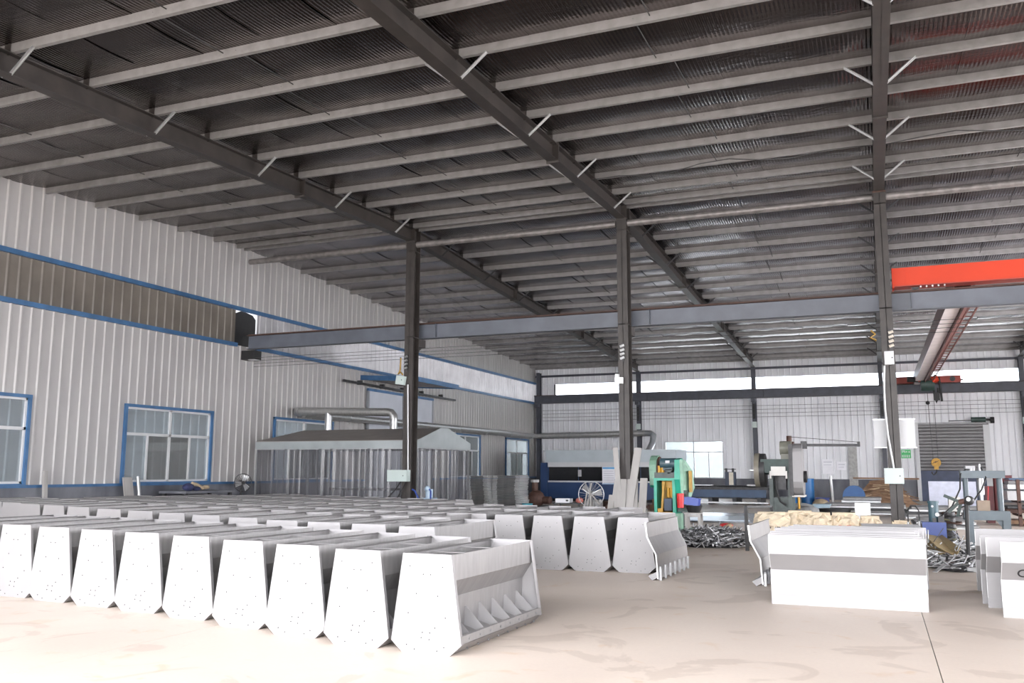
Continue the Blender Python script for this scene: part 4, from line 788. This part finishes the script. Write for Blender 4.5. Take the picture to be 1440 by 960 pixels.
def cage_fan(name, label, c, r, ax, dark, stand):
    c = Vector(c); ax = Vector(ax).normalized(); a = ax.orthogonal().normalized(); b = ax.cross(a)
    t = thing(name, label, 'fan', (c.x, c.y, 0)); mb = MB()
    for i in range(20):
        th = 2*math.pi*i/20; d = a*math.cos(th)+b*math.sin(th); pts = [c+d*r*u+ax*(.12*math.sqrt(max(0, 1-u*u))) for u in (.12, .4, .7, .9, 1)]
        mb.tube(pts, .0045, 4); mb.tube([c+d*r*u-ax*(.10*math.sqrt(max(0, 1-u*u))) for u in (.12, .5, .8, 1)], .0045, 4)
    for q in (1, .99): mb.tube([c+(a*math.cos(2*math.pi*i/28)+b*math.sin(2*math.pi*i/28))*r*q for i in range(29)], .011, 5)
    part('cage', mb, dark, t, None, 'stuff')
    mb = MB()
    for i in range(3):
        th = 2*math.pi*i/3+.5; d = a*math.cos(th)+b*math.sin(th); e = ax.cross(d)
        mb.prism([c+d*.06*r*2-e*.03, c+d*r*.88-e*.10+ax*.03, c+d*r*.85+e*.09-ax*.03, c+d*.12*r+e*.04], ax*.006)
    part('blade', mb, galv, t); part('motor', MB().cyl(c-ax*.2, c-ax*.03, .085, 12), dark_m, t); part('hub', MB().cyl(c-ax*.03, c+ax*.06, .05, 10), dark_m, t)
    part('stand', MB().cyl(c-ax*.12, (c.x-ax.x*.12, c.y-ax.y*.12, .02), .028, 8), stand, t); part('stand_base', MB().cyl((c.x-ax.x*.12, c.y-ax.y*.12, 0), (c.x-ax.x*.12, c.y-ax.y*.12, .04), .22, 14), stand, t)
    return t
cage_fan('pedestal_fan', 'dark wire-caged pedestal fan by the left wall before the booth corner', (-17.1, 21.15, 1.02), .26, (.85, -.5, 0), dark_m, dark_m)
f = cage_fan('floor_fan', 'large wire-caged industrial fan in front of the navy laser cutter', (-7.43, 24, .74), .36, (.1, -1, 0), galv, board_m)
part('fan_bracket', MB().bar((-7.5, 23.85, .30), (-7.38, 23.85, 1.06), .05, .03).bar((-7.42, 23.85, .8), (-7.15, 23.85, .48), .05, .03).bar((-7.62, 23.85, .25), (-7.5, 23.85, .8), .05, .03).bar((-7.4, 23.85, .25), (-7.38, 23.85, .75), .06, .03), board_m, f)
# tray stacks
def tray(x0, x1, y, z, label, skew):
    t = thing('steel_tray', label, 'tray', ((x0+x1)/2, y, z), 'trays stacked beside the booth')
    part('mesh_deck', MB().bb(x0+.16+skew, x1-.16+skew, y, y+.9, z, z+.036), tray_m, t); part('end_rail', MB().bb(x0+skew, x0+.17+skew, y-.03, y+.9, z+.010, z+.040), white_p, t); part('end_rail', MB().bb(x1-.17+skew, x1+skew, y-.03, y+.9, z+.010, z+.040), white_p, t)
for k, (x0, x1, nm) in enumerate(((-14.08, -13.22, 'left'), (-13.16, -12.1, 'right'))):
    for i in range(22):
        j = 21-i; tray(x0, x1, 30+.3*k, .055*i, 'grey mesh tray with white end rails, %s from the top of the %s stack' % (ORD[j], nm), .03*math.sin(i*.27+k*1.3)+.012*((i*7) % 3))
t = thing('rusty_pump', 'rusty brown pump with dirty pale cap on floor right of the tray stacks', 'pump', (-11.9, 31.5, 0))
part('pump_body', MB().ball((-11.9, 31.5, .35), .32, 10, 7, (1.1, 1, 1)).cyl((-11.8, 31.5, .3), (-11.3, 31.4, .3), .14, 10), rust_m, t); part('column_pipe', MB().cyl((-11.95, 31.5, .6), (-11.95, 31.5, .95), .12, 10), rust_m, t); part('cap', MB().cyl((-11.95, 31.5, .95), (-11.95, 31.5, 1.05), .16, 12), bag_grey, t); part('pump_base', MB().bb(-12.3, -11.2, 31.2, 31.8, 0, .1), dark_m, t)
single('teal_container', MB().cyl((-11.75, 30.2, 0), (-11.75, 30.2, .22), .17, 12, .2), cyan_m, 'small teal bucket at the foot of the right tray stack', 'bucket', (-11.75, 30.2, 0))
# hand truck
t = thing('hand_truck', 'blue-handled hand truck carrying a grey machine before the booth gable', 'hand truck', (-10.62, 20.2, 0))
for s, x in ((-1, -10.85), (1, -10.4)): part('handle', MB().tube([(x+s*.02, 19.95, .92), (x, 20.05, .88), (x-s*.05, 20.15, .70), (x-s*.06, 20.3, .1)], .022, 7), mat('blue_handle', (.03, .07, .33), .4), t)
part('toe_plate', MB().bb(-10.85, -10.4, 20.25, 20.6, .02, .05), dark_m, t)
for x in (-10.88, -10.38): part('wheel', MB().cyl((x-.03, 20.35, .12), (x+.03, 20.35, .12), .12, 14), black_m, t)
part('load', MB().bb(-10.78, -10.47, 20.28, 20.55, .05, .7).cyl((-10.62, 20.4, .7), (-10.62, 20.4, .92), .10, 12).ball((-10.65, 20.35, .93), .08, 8, 6), mat('pale_blue_grey_machine', (.35, .45, .55), .4), t)
# small table with white box
t = thing('small_table', 'low dark table left of the large fan with white box on it', 'table', (-8.55, 25.5, 0))
part('table_top', MB().bb(-9.0, -8.15, 25.2, 25.8, .42, .45), dark_m, t)
for x in (-8.95, -8.2):
    for y in (25.25, 25.75): part('leg', MB().bb(x-.02, x+.02, y-.02, y+.02, 0, .42), dark_m, t)
t = thing('white_box', 'white flat box lying on the low dark table by the fan', 'box', (-8.72, 25.4, .45)); part('carton', MB().bb(-8.95, -8.5, 25.3, 25.6, .45, .57), paper_m, t); part('dark_label', MB().bb(-8.62, -8.54, 25.295, 25.3, .49, .54), dark_m, t)
single('red_cloth', MB().ball((-8.22, 25.4, .52), .10, 9, 6, (1.2, 1, .9)), mat('pale_red_cloth', (.5, .16, .13), .8), 'faded red cloth at right end of the low dark table', 'cloth', (-8.22, 25.4, .45))
rnd = random.Random(11)
for i in range(14):
    x = -9.8+rnd.random()*6.4; y = 31+rnd.random()*4.5; s = .15+.3*rnd.random()
    m = [rust_m, dark_m, bag_grey, wood_m][i % 4]
    single('floor_clutter', MB().box((x, y, s*.3), (s*1.6, s, s*.6), rnd.random()*3).box((x+.1, y, s*.68), (s*.8, s*.5, s*.2), rnd.random()*3), m, '%s scrap block lying on floor before the laser cutter, about %s from left' % (['rust-brown', 'dark', 'grey', 'timber'][i % 4], ORD[i]), 'scrap block', (x, y, 0), 'clutter before the laser cutter')
# ------------------------------------------------------------------ scrap heap between the press and the panels
def heap(name, label, cx, cy, rx, ry, h, n, mats, seed, lmin=.08, lmax=.34):
    rnd = random.Random(seed); t = thing(name, label, 'scrap', (cx, cy, 0)); sets = [MB() for _ in mats]
    base = MB(); seg = 20; vs = [(cx, cy, h*.75)]; fs = []
    for j, q in enumerate((.4, .75, 1.0)):
        for i in range(seg): a = 2*math.pi*i/seg; vs.append((cx+rx*q*math.cos(a), cy+ry*q*math.sin(a), max(0.005, h*.75*(1-q*q)+.02*rnd.random())))
    for i in range(seg):
        fs.append((0, 1+i, 1+(i+1) % seg))
        for j in range(2): a = 1+j*seg; fs.append((a+i, a+seg+i, a+seg+(i+1) % seg, a+(i+1) % seg))
    part('heap_core', base.add(vs, fs), dark_m, t, None, 'stuff')
    for i in range(n):
        a = rnd.random()*6.283; q = math.sqrt(rnd.random()); x = cx+rx*q*math.cos(a); y = cy+ry*q*math.sin(a); z = h*(1-q*q)*.85+.02+.03*rnd.random()
        l = lmin+(lmax-lmin)*rnd.random()**2; d = Vector((rnd.gauss(0, 1), rnd.gauss(0, .8), rnd.gauss(0, .28))).normalized()*l/2; p = Vector((x, y, max(z, abs(d.z)+.012)))
        mb = sets[rnd.randrange(len(sets))]
        if rnd.random() < .55: mb.bar(p-d, p+d, .012+.022*rnd.random(), .006+.008*rnd.random())
        else: mb.cyl(p-d, p+d, .008+.01*rnd.random(), 5)
    for mb, m in zip(sets, mats): part('scrap_pieces', mb, m, t, None, 'stuff')
    return t
heap('offcut_heap', 'low heap of shiny steel offcuts on the floor right of the green press', -3.05, 17.85, .95, 1.15, .30, 1500, [galv, bolt_m, dark_m, galv], 5)
for i, (a, b) in enumerate((((-3.35, 16.95, .10), (-2.95, 17.3, .24)), ((-3.0, 16.75, .06), (-2.65, 17.1, .19)), ((-3.2, 16.8, .05), (-2.8, 17.2, .2)), ((-3.6, 17.5, .2), (-3.3, 17.9, .33)))):
    single('steel_strip', MB().bar(a, b, .03, .012), white_edge if i < 2 else galv, 'long bright steel strip lying on the offcut heap, %s from its front edge' % ORD[i], 'strip', a, 'long strips on the offcut heap')
for i, (a, b, r) in enumerate((((-4.0, 19.6, .06), (-3.2, 20.4, .12), .05), ((-3.9, 20.3, .07), (-2.9, 19.7, .09), .045), ((-3.5, 19.4, .05), (-2.7, 19.9, .08), .04), ((-3.3, 19.2, .06), (-2.95, 19.5, .26), .07))):
    single('timber_log', MB().cyl(a, b, r, 8, r*.8), wood_l if i % 2 else wood_m, 'rough timber log lying behind the offcut heap, %s from the back' % ORD[i], 'log', a, 'logs behind the offcut heap')
single('red_rag', MB().ball((-3.2, 20.5, .2), .11, 9, 6, (1.4, 1, .45)), redbright, 'bright red rag thrown on the logs behind the offcut heap', 'rag', (-3.2, 20.5, .15))
single('green_hose', MB().tube([(-3.1+.25*math.cos(a*.6), 19.0+.16*math.sin(a*.6), .03+.012*(a//11)) for a in range(30)]+[(-2.7, 19.1, .03), (-2.3, 19.2, .03), (-2.0, 19.5, .03)], .018, 6), green_hose, 'green hose coiled on the floor behind the offcut heap', 'hose', (-2.9, 19.0, .02))
t = thing('black_stand', 'thin black steel stand frame beside the offcut heap', 'stand', (-2.22, 16.5, 0)); part('upright', MB().bb(-2.25, -2.19, 16.47, 16.53, 0, .78), black_m, t); part('rear_upright', MB().bb(-1.9, -1.85, 17.4, 17.45, 0, .76), black_m, t); part('top_bar', MB().bar((-2.22, 16.5, .77), (-1.88, 17.42, .75), .05, .04), black_m, t); part('low_bar', MB().bar((-2.22, 16.5, .35), (-1.88, 17.42, .35), .03, .03), black_m, t)
t = thing('low_steel_plate', 'long grey steel sheets lying on floor behind the offcut heap', 'sheet', (-4.5, 27, 0)); part('sheet', MB().bb(-6.0, -3.2, 25.0, 30.0, 0, .04), mat('wet_grey_steel', (.30, .31, .33), .25, .5), t); part('sheet', MB().box((-4.6, 26, .06), (2.2, 2.4, .03), .2), mat('pale_blue_film', (.42, .5, .58), .3, .2), t)  # upper sheet's pale blue is a reflection put into the colour
# ------------------------------------------------------------------ paper sacks
rnd = random.Random(21)
def sack(x, y, z, sx, sy, sz, rz, label, red):
    t = thing('paper_sack', label, 'sack', (x, y, 0), 'paper sacks behind the middle panels'); n = 7; vs = []; fs = []; idx = {}
    def P(u, v, w):
        k = (round(u, 3), round(v, 3), round(w, 3))
        if k not in idx:
            pin = 1-.25*abs(u)**3; X = u*sx/2; Y = v*sy/2*(1-.55*u**4)*(1-.3*w**4); Z = w*sz/2*pin*(1-.25*v*v) + (.05*sz*(abs(u) > .95))
            j = .028; idx[k] = len(vs); c = math.cos(rz); s = math.sin(rz); X += rnd.gauss(0, j*.6); Y += rnd.gauss(0, j); Z += rnd.gauss(0, j)
            vs.append((x+X*c-Y*s, y+X*s+Y*c, max(0.0, z+sz/2+Z)))
        return idx[k]
    G = [-1+2*i/n for i in range(n+1)]
    for i in range(n):
        for j in range(n):
            a, b, c, d = G[i], G[i+1], G[j], G[j+1]
            for q in (-1, 1):
                for f in (lambda p, r: P(p, r, q), lambda p, r: P(p, q, r), lambda p, r: P(q, p, r)): fs.append((f(a, c), f(b, c), f(b, d), f(a, d)))
    part('sack_body', MB().add(vs, fs), kraft, t)
    c = math.cos(rz); s = math.sin(rz)
    part('mouth_fold', MB().box((x, y, z+sz+.015), (sx*.8, .03, .05), rz, .25), kraft, t)
    if red: part('red_print', MB().box((x+s*sy*.5, y-c*sy*.47, z+sz*.60), (sx*.42, .02, sz*.22), rz), kraftred, t)
    else: part('dark_print', MB().box((x-sx*.05, y-sy*.50, z+sz*.62), (.07, .015, .03), rz).box((x+sx*.1, y-sy*.5, z+sz*.62), (.05, .015, .035), rz).box((x+sx*.22, y-sy*.5, z+sz*.62), (.06, .015, .035), rz), mat('dark_sack_print', (.08, .07, .07), .8), t)
for i, (x, y, z, sx, sy, sz, rz, r) in enumerate([(-1.86, 17.2, 0, .62, .36, .62, .0, 0), (-1.38, 17.5, 0, .52, .34, .64, .2, 0), (-1.02, 17.4, 0, .44, .34, .62, -.2, 1), (-.62, 17.5, 0, .5, .36, .62, .1, 1), (-.18, 17.7, 0, .42, .34, .56, .4, 1), (.12, 17.4, 0, .34, .3, .40, -.3, 1), (.36, 17.9, 0, .34, .3, .48, .2, 1), (-2.0, 18.9, 0, .5, .3, .5, .1, 0)]):
    sack(x, y, z, sx, sy, sz, rz, 'crumpled cream paper sack %s, %s' % ('with red print' if r else 'with plain face', ['leftmost of front sacks behind the middle panels', 'second from left behind the panels', 'third from left behind the panels', 'fourth from left behind the panels', 'fifth from left behind the panels', 'smallest, sixth from left behind the panels', 'rightmost, before the right column', 'set back at far left of the sacks'][i]), r)
single('loose_sheet', MB().box((.15, 16.2, .5), (.9, .3, .012), .1, .2), white_p, 'white sheet edge lying over the right-hand sacks behind panels', 'sheet', (.15, 16.2, .45))
# ------------------------------------------------------------------ middle distance clutter
t = thing('white_enclosure', 'white square metal box standing among clutter left of the right column', 'box', (-.45, 27.4, 0)); part('shell', MB().bb(-.66, -.25, 27.2, 27.7, 0, .52), lamp_m, t); part('lock', MB().cyl((-.31, 27.19, .1), (-.31, 27.2, .1), .03, 8), dark_m, t)
single('dark_bin', MB().cyl((-1.2, 27.4, 0), (-1.2, 27.4, .34), .38, 14, .44), black_m, 'wide black rubber bin left of the white metal box', 'bin', (-1.2, 27.4, 0))
single('pale_blue_crate', MB().bb(-1.9, -1.45, 29.5, 29.95, .0, .38).bb(-1.94, -1.41, 29.46, 29.99, .34, .38), mat('pale_blue_plastic', (.38, .52, .6), .4), 'pale blue crate behind the sacks', 'crate', (-1.7, 29.7, 0))
for i, (x, y, r) in enumerate(((-2.35, 30.3, .3), (-2.1, 29.3, .26))): single('woven_bag', MB().ball((x, y, r*.65), r, 12, 8, (1.5, 1, .65)), bag_grey, 'grey woven bag slumped behind the sacks, %s' % ('upper one' if i == 0 else 'lower one'), 'bag', (x, y, 0))
single('brown_sack', MB().ball((-1.9, 33.2, .22), .3, 12, 8, (1, 1, .75)), cloth_tan, 'small brown sack behind the grey woven bags', 'sack', (-1.9, 33.2, 0))
t = thing('blue_barrel', 'tall bright blue plastic barrel right of the belt guard', 'barrel', (-2.8, 40, 0)); part('drum', MB().cyl((-2.8, 40, 0), (-2.8, 40, 1.06), .27, 18), tank_blue, t); part('rim', MB().cyl((-2.8, 40, 1.02), (-2.8, 40, 1.08), .285, 18).cyl((-2.8, 40, .52), (-2.8, 40, .56), .285, 18), tank_blue, t)
single('red_bowl', MB().ball((-3.0, 39.9, 1.14), .13, 10, 6, (1, 1, .6)), redbright, 'small red bowl upturned on top of the tall blue barrel', 'cap', (-3.0, 39.9, 1.08))  # red cap of the blue barrel
single('blue_can', MB().cyl((-3.35, 39.5, 0), (-3.35, 39.5, .32), .17, 12), tank_blue, 'short blue can left of the tall blue barrel', 'can', (-3.35, 39.5, 0))
single('blue_crate', MB().bb(-2.45, -1.95, 39.6, 40.1, 0, .3).bb(-2.49, -1.91, 39.56, 40.14, .26, .3), box_blue, 'royal-blue crate right of the tall blue barrel', 'crate', (-2.2, 39.8, 0))
single('white_standing_tube', MB().cyl((-1.72, 38.4, 0), (-1.79, 38.4, 1.18), .055, 10).cyl((-1.79, 38.4, 1.18), (-1.79, 38.4, 1.24), .075, 10, .03), lamp_m, 'white upright tube with dark cap before the far wall', 'tube', (-1.72, 38.4, 0))
t = thing('hose_drum', 'dark blue steel cable drum standing on edge near far wall', 'drum', (-.92, 38, 0))
for y in (37.85, 38.15): part('flange', MB().cyl((-.92, y-.02, .42), (-.92, y+.02, .42), .42, 20).cyl((-.92, y-.03, .42), (-.92, y+.03, .42), .12, 12), mat('deep_blue_drum', (.02, .09, .25), .45), t)
part('core', MB().cyl((-.92, 37.86, .42), (-.92, 38.14, .42), .26, 16), dark_m, t)
rnd = random.Random(31)
for i in range(64):
    q = i/64; z = .32+.82*q; wdt = 1.35*(1-q*.62); x = .12+rnd.uniform(-1, 1)*wdt; y = 39.2+rnd.uniform(-.6, .6); l = rnd.uniform(.5, 1.3)*(1.1-.4*q); a = rnd.gauss(0, .3); tl = -.42*(x-.12)/1.35+rnd.gauss(0, .12)
    d = Vector((math.cos(a)*math.cos(tl), math.sin(a), math.sin(tl)))*l/2; p = Vector((x, y, max(z*(.75+.25*rnd.random())-abs(x-.12)*.25, abs(d.z)+.05)))
    single('wood_offcut', MB().bar(p-d, p+d, rnd.uniform(.04, .10), rnd.uniform(.025, .05)), wood_l if rnd.random() < .4 else wood_m, 'weathered timber slat in the jumbled wood pile behind the right column', 'slat', p, 'slats in the wood pile behind the right column')
single('wood_pile_core', MB().add([(-1.2, 38.8, 0), (1.4, 38.8, 0), (1.4, 39.8, 0), (-1.2, 39.8, 0), (-.3, 39.1, 1.0), (.6, 39.1, 1.0), (.6, 39.5, 1.0), (-.3, 39.5, 1.0)], [(0, 3, 2, 1), (4, 5, 6, 7), (0, 1, 5, 4), (1, 2, 6, 5), (2, 3, 7, 6), (3, 0, 4, 7)]), wood_m, 'dark mass of smaller timber inside the wood pile', 'wood pile', (0, 39.2, 0), None, 'stuff')
single('long_timber', MB().bar((-.95, 38.9, 1.12), (1.5, 39.0, 1.10), .07, .06), wood_m, 'long straight timber lying across the top of the wood pile', 'timber', (-.95, 38.9, 1.12))
for i, (x0, x1, y0, y1, z, m) in enumerate(((-1.9, .9, 31.5, 33.2, .34, 0), (.7, 2.9, 29.3, 31.2, .36, 0), (.75, 2.2, 24.5, 26.6, .20, 0), (-1.3, .1, 33.4, 35, .5, 0))):
    t = thing('steel_stock', ['flat grey steel bars stacked low behind the white metal box', 'grey steel sheets stacked under the standing white sheet', 'low stack of steel bars right of the right column foot', 'grey sheet stack before the wood pile'][i], 'steel stack', ((x0+x1)/2, (y0+y1)/2, 0))
    n = 5
    for k in range(n): zz = z*k/n; part('bar', MB().box(((x0+x1)/2+.05*math.sin(k*2.1), (y0+y1)/2, zz+z/n*.45), ((x1-x0)*(1-.03*k), (y1-y0)*.95, z/n*.8), .01*math.sin(k*3)), [galv, bag_grey, dark_m][k % 3], t)
# ------------------------------------------------------------------ right side equipment
t = thing('hydraulic_press', 'blue-grey two-post hydraulic press frame on the right', 'press', (1.7, 18, 0))
part('top_beam', MB().bb(1.36, 2.06, 17.8, 18.1, 1.29, 1.42), bluegrey, t); part('post', MB().cyl((1.44, 17.95, .66), (1.44, 17.95, 1.32), .045, 12), bluegrey, t); part('post', MB().cyl((1.98, 17.95, .66), (1.98, 17.95, 1.32), .048, 12), bluegrey, t)
part('lower_beam', MB().bb(1.38, 2.10, 17.8, 18.1, .56, .72), bluegrey, t); part('leg', MB().bb(1.40, 1.52, 17.82, 18.05, 0, .58), bluegrey, t); part('leg', MB().bb(1.98, 2.10, 17.82, 18.05, 0, .58), bluegrey, t); part('leg_gusset', MB().prism([(1.98, 17.9, .56), (1.88, 17.9, .56), (1.98, 17.9, .42)], (0, .04, 0)), bluegrey, t)
part('cylinder', MB().cyl((1.68, 17.95, 1.0), (1.68, 17.95, 1.3), .055, 12).cyl((1.68, 17.95, .86), (1.68, 17.95, 1.0), .03, 10), galv, t); part('die_block', MB().bb(1.6, 1.8, 17.85, 18.05, .72, .9), mat('brown_die_block', (.25, .19, .14), .6), t)
part('top_fitting', MB().cyl((1.55, 17.95, 1.42), (1.55, 17.95, 1.50), .06, 10).box((1.52, 17.9, 1.48), (.16, .1, .05), .2).cyl((1.68, 17.95, 1.42), (1.68, 17.95, 1.54), .02, 8), bolt_m, t)
for i, P in enumerate(([(1.5, 17.9, 1.48), (1.36, 17.8, 1.36), (1.33, 17.7, 1.1), (1.18, 17.6, .8), (.98, 17.5, .62)], [(1.7, 17.9, 1.48), (1.76, 17.8, 1.3), (1.68, 17.75, 1.1), (1.5, 17.7, .85), (1.25, 17.6, .75)])): part('hydraulic_hose', MB().tube(P, .014, 6), black_m, t)
t = thing('hydraulic_tank', 'dark blue hydraulic oil tank with motor on top behind the middle panels', 'tank', (.86, 17.5, 0)); part('tank_body', MB().bb(.67, 1.05, 17.3, 17.7, 0, .53), mat('dark_blue_tank', (.03, .06, .24), .4), t); part('motor', MB().cyl((.87, 17.5, .53), (.87, 17.5, .85), .085, 12).cyl((.87, 17.5, .85), (.87, 17.5, .89), .095, 12), motorblue, t, 'grey motor on tank top')
part('gauge', MB().cyl((.92, 17.36, .66), (.92, 17.39, .66), .035, 12).cyl((.85, 17.36, .80), (.85, 17.39, .80), .02, 10), white_p, t); part('valve_block', MB().bb(.93, 1.02, 17.35, 17.5, .53, .63).bb(.84, .90, 17.33, 17.4, .53, .60), dark_m, t)
part('pipe_loop', MB().tube([(.45, 17.4, .50), (.45, 17.4, .72), (.5, 17.4, .80), (.58, 17.4, .80), (.63, 17.4, .72), (.63, 17.4, .52)], .012, 6), black_m, t); part('pipe_end', MB().cyl((.45, 17.4, .38), (.45, 17.4, .52), .022, 8).cyl((.63, 17.4, .40), (.63, 17.4, .54), .022, 8), galv, t)
t = thing('pole_fan', 'black-posted floor fan with ball motor in front of the hydraulic frame', 'fan', (1.18, 15, 0)); part('post', MB().cyl((1.175, 15, .05), (1.2, 15, .94), .028, 8), black_m, t); part('motor', MB().ball((1.235, 14.95, .98), .07, 12, 8), dark_m, t); part('motor_glint_cap', MB().cyl((1.22, 14.88, 1.0), (1.22, 14.9, 1.0), .03, 10), white_p, t); part('hub', MB().cyl((1.10, 15.02, .95), (1.18, 15, .97), .04, 8), rust_m, t)  # white disc on the motor is a painted glint
for a, b in (((1.10, 15, .96), (.90, 15, 1.05)), ((1.09, 15, .94), (.95, 15, .80)), ((1.12, 15, .93), (1.08, 15.1, .74))): part('blade', MB().bar(a, b, .045, .008, (0, 1, .4)), greygreen, t)
part('foot_plate', MB().bb(1.05, 1.30, 14.85, 15.15, 0, .05).bb(1.1, 1.22, 14.7, 14.9, .0, .03), galv, t)
t = thing('wire_coil_bundle', 'olive tangle of cables and cans between hydraulic tank and frame', 'bundle', (1.28, 19.5, 0)); rnd = random.Random(9)
for k in range(9): c = (1.25+rnd.uniform(-.1, .1), 19.5+rnd.uniform(-.1, .1), .12+.06*k); part('coil', MB().tube([(c[0]+(.13+.03*rnd.random())*math.cos(a*.5), c[1]+.13*math.sin(a*.5), c[2]+.012*math.sin(a)) for a in range(14)], .018, 6), [mat('olive_cable', (.12, .12, .07), .6), dark_m, rust_m][k % 3], t)
part('coil_core', MB().cyl((1.25, 19.5, 0), (1.25, 19.5, .62), .1, 10), dark_m, t)
single('standing_white_sheet', MB().box((2.06, 30.2, .74), (1.3, .03, .72), 0, -.12), mat('pale_blue_white_sheet', (.48, .50, .60), .4), 'large pale white sheet standing upright behind the hydraulic frame', 'sheet', (2.06, 30.2, .36))
single('grey_carton', MB().bb(1.72, 2.0, 26.8, 27.1, .0, .72), grey_box, 'cream tall carton before the standing white sheet', 'box', (1.86, 27, 0))
t = thing('maroon_machine', 'maroon upright machine behind right post of the hydraulic frame', 'machine', (2.85, 28, 0)); part('casing', MB().bb(2.72, 2.92, 27.9, 28.3, 0, 1.0), maroon_m, t); part('column', MB().cyl((3.0, 28, .2), (3.0, 28, 1.3), .07, 10).bb(3.05, 3.4, 27.95, 28.1, 1.1, 1.3), maroon_m, t); part('rod', MB().bar((2.75, 27.88, .4), (2.8, 27.88, 1.0), .03, .03), redbright, t)
t = thing('bar_rack', 'rack of long white and rusty steel sections at the right edge', 'rack', (4.4, 27, 0))
for x in (3.35, 5.6): part('rack_post', MB().bb(x-.04, x+.04, 26.5, 26.6, 0, 1.2).bb(x-.03, x+.03, 26.5, 27.8, .25, .3).bb(x-.03, x+.03, 26.5, 27.8, .6, .64), rust_m, t)
for i, (z, h, m) in enumerate(((.05, .1, wood_m), (.33, .10, rust_m), (.45, .06, dark_m), (.66, .24, white_p), (.95, .12, galv), (1.08, .08, tray_m), (1.18, .05, steelblue))): part('section_bar', MB().bb(3.05+.02*i, 6.0, 26.7, 27.6, z, z+h), m, t)
# plywood and scrap at the right
single('plywood_sheet', MB().prism([(.60, 18.5, .40), (.84, 18.6, .38), (1.13, 15.7, .22), (1.03, 15.2, .13), (.80, 15.8, .22), (.70, 17.2, .31)], (0, 0, .012)), ply_m, 'tan plywood sheet lying on the scrap right of the middle panels', 'plywood', (.8, 16.8, .03))
single('plywood_sheet', MB().prism([(.58, 17.6, .26), (.85, 17.6, .26), (1.02, 15.5, .16), (.74, 15.4, .12)], (0, 0, .012)), ply_m, 'lower tan plywood sheet under the bigger one', 'plywood', (.8, 16.8, .02))
heap('strip_heap', 'low heap of pale metal strips between middle and right panels', 1.0, 16.6, .55, 2.4, .16, 420, [galv, white_p, bag_grey, dark_m], 8, .15, .6)
for i, (a, b, w) in enumerate((((.66, 13.95, .02), (.88, 14.7, .10), .06), ((.78, 18.2, .26), (1.08, 17.0, .20), .12), ((1.0, 14.9, .03), (.9, 15.3, .18), .05), ((.60, 15.2, .03), (.8, 14.9, .05), .06))):
    single('sheet_offcut', MB().bar(a, b, w, .008), white_edge if i < 2 else galv, 'bright sheet metal offcut on the strip heap, %s' % ('lying at the front edge', 'broad one near the blue tank', 'short one propped up', 'flat grey one at left')[i], 'offcut', a, 'sheet offcuts on the strip heap')
single('foot_block', MB().bb(1.10, 1.24, 14.35, 14.5, 0, .06), galv, 'small pale block on floor in front of the fan foot plate', 'block', (1.17, 14.4, 0))
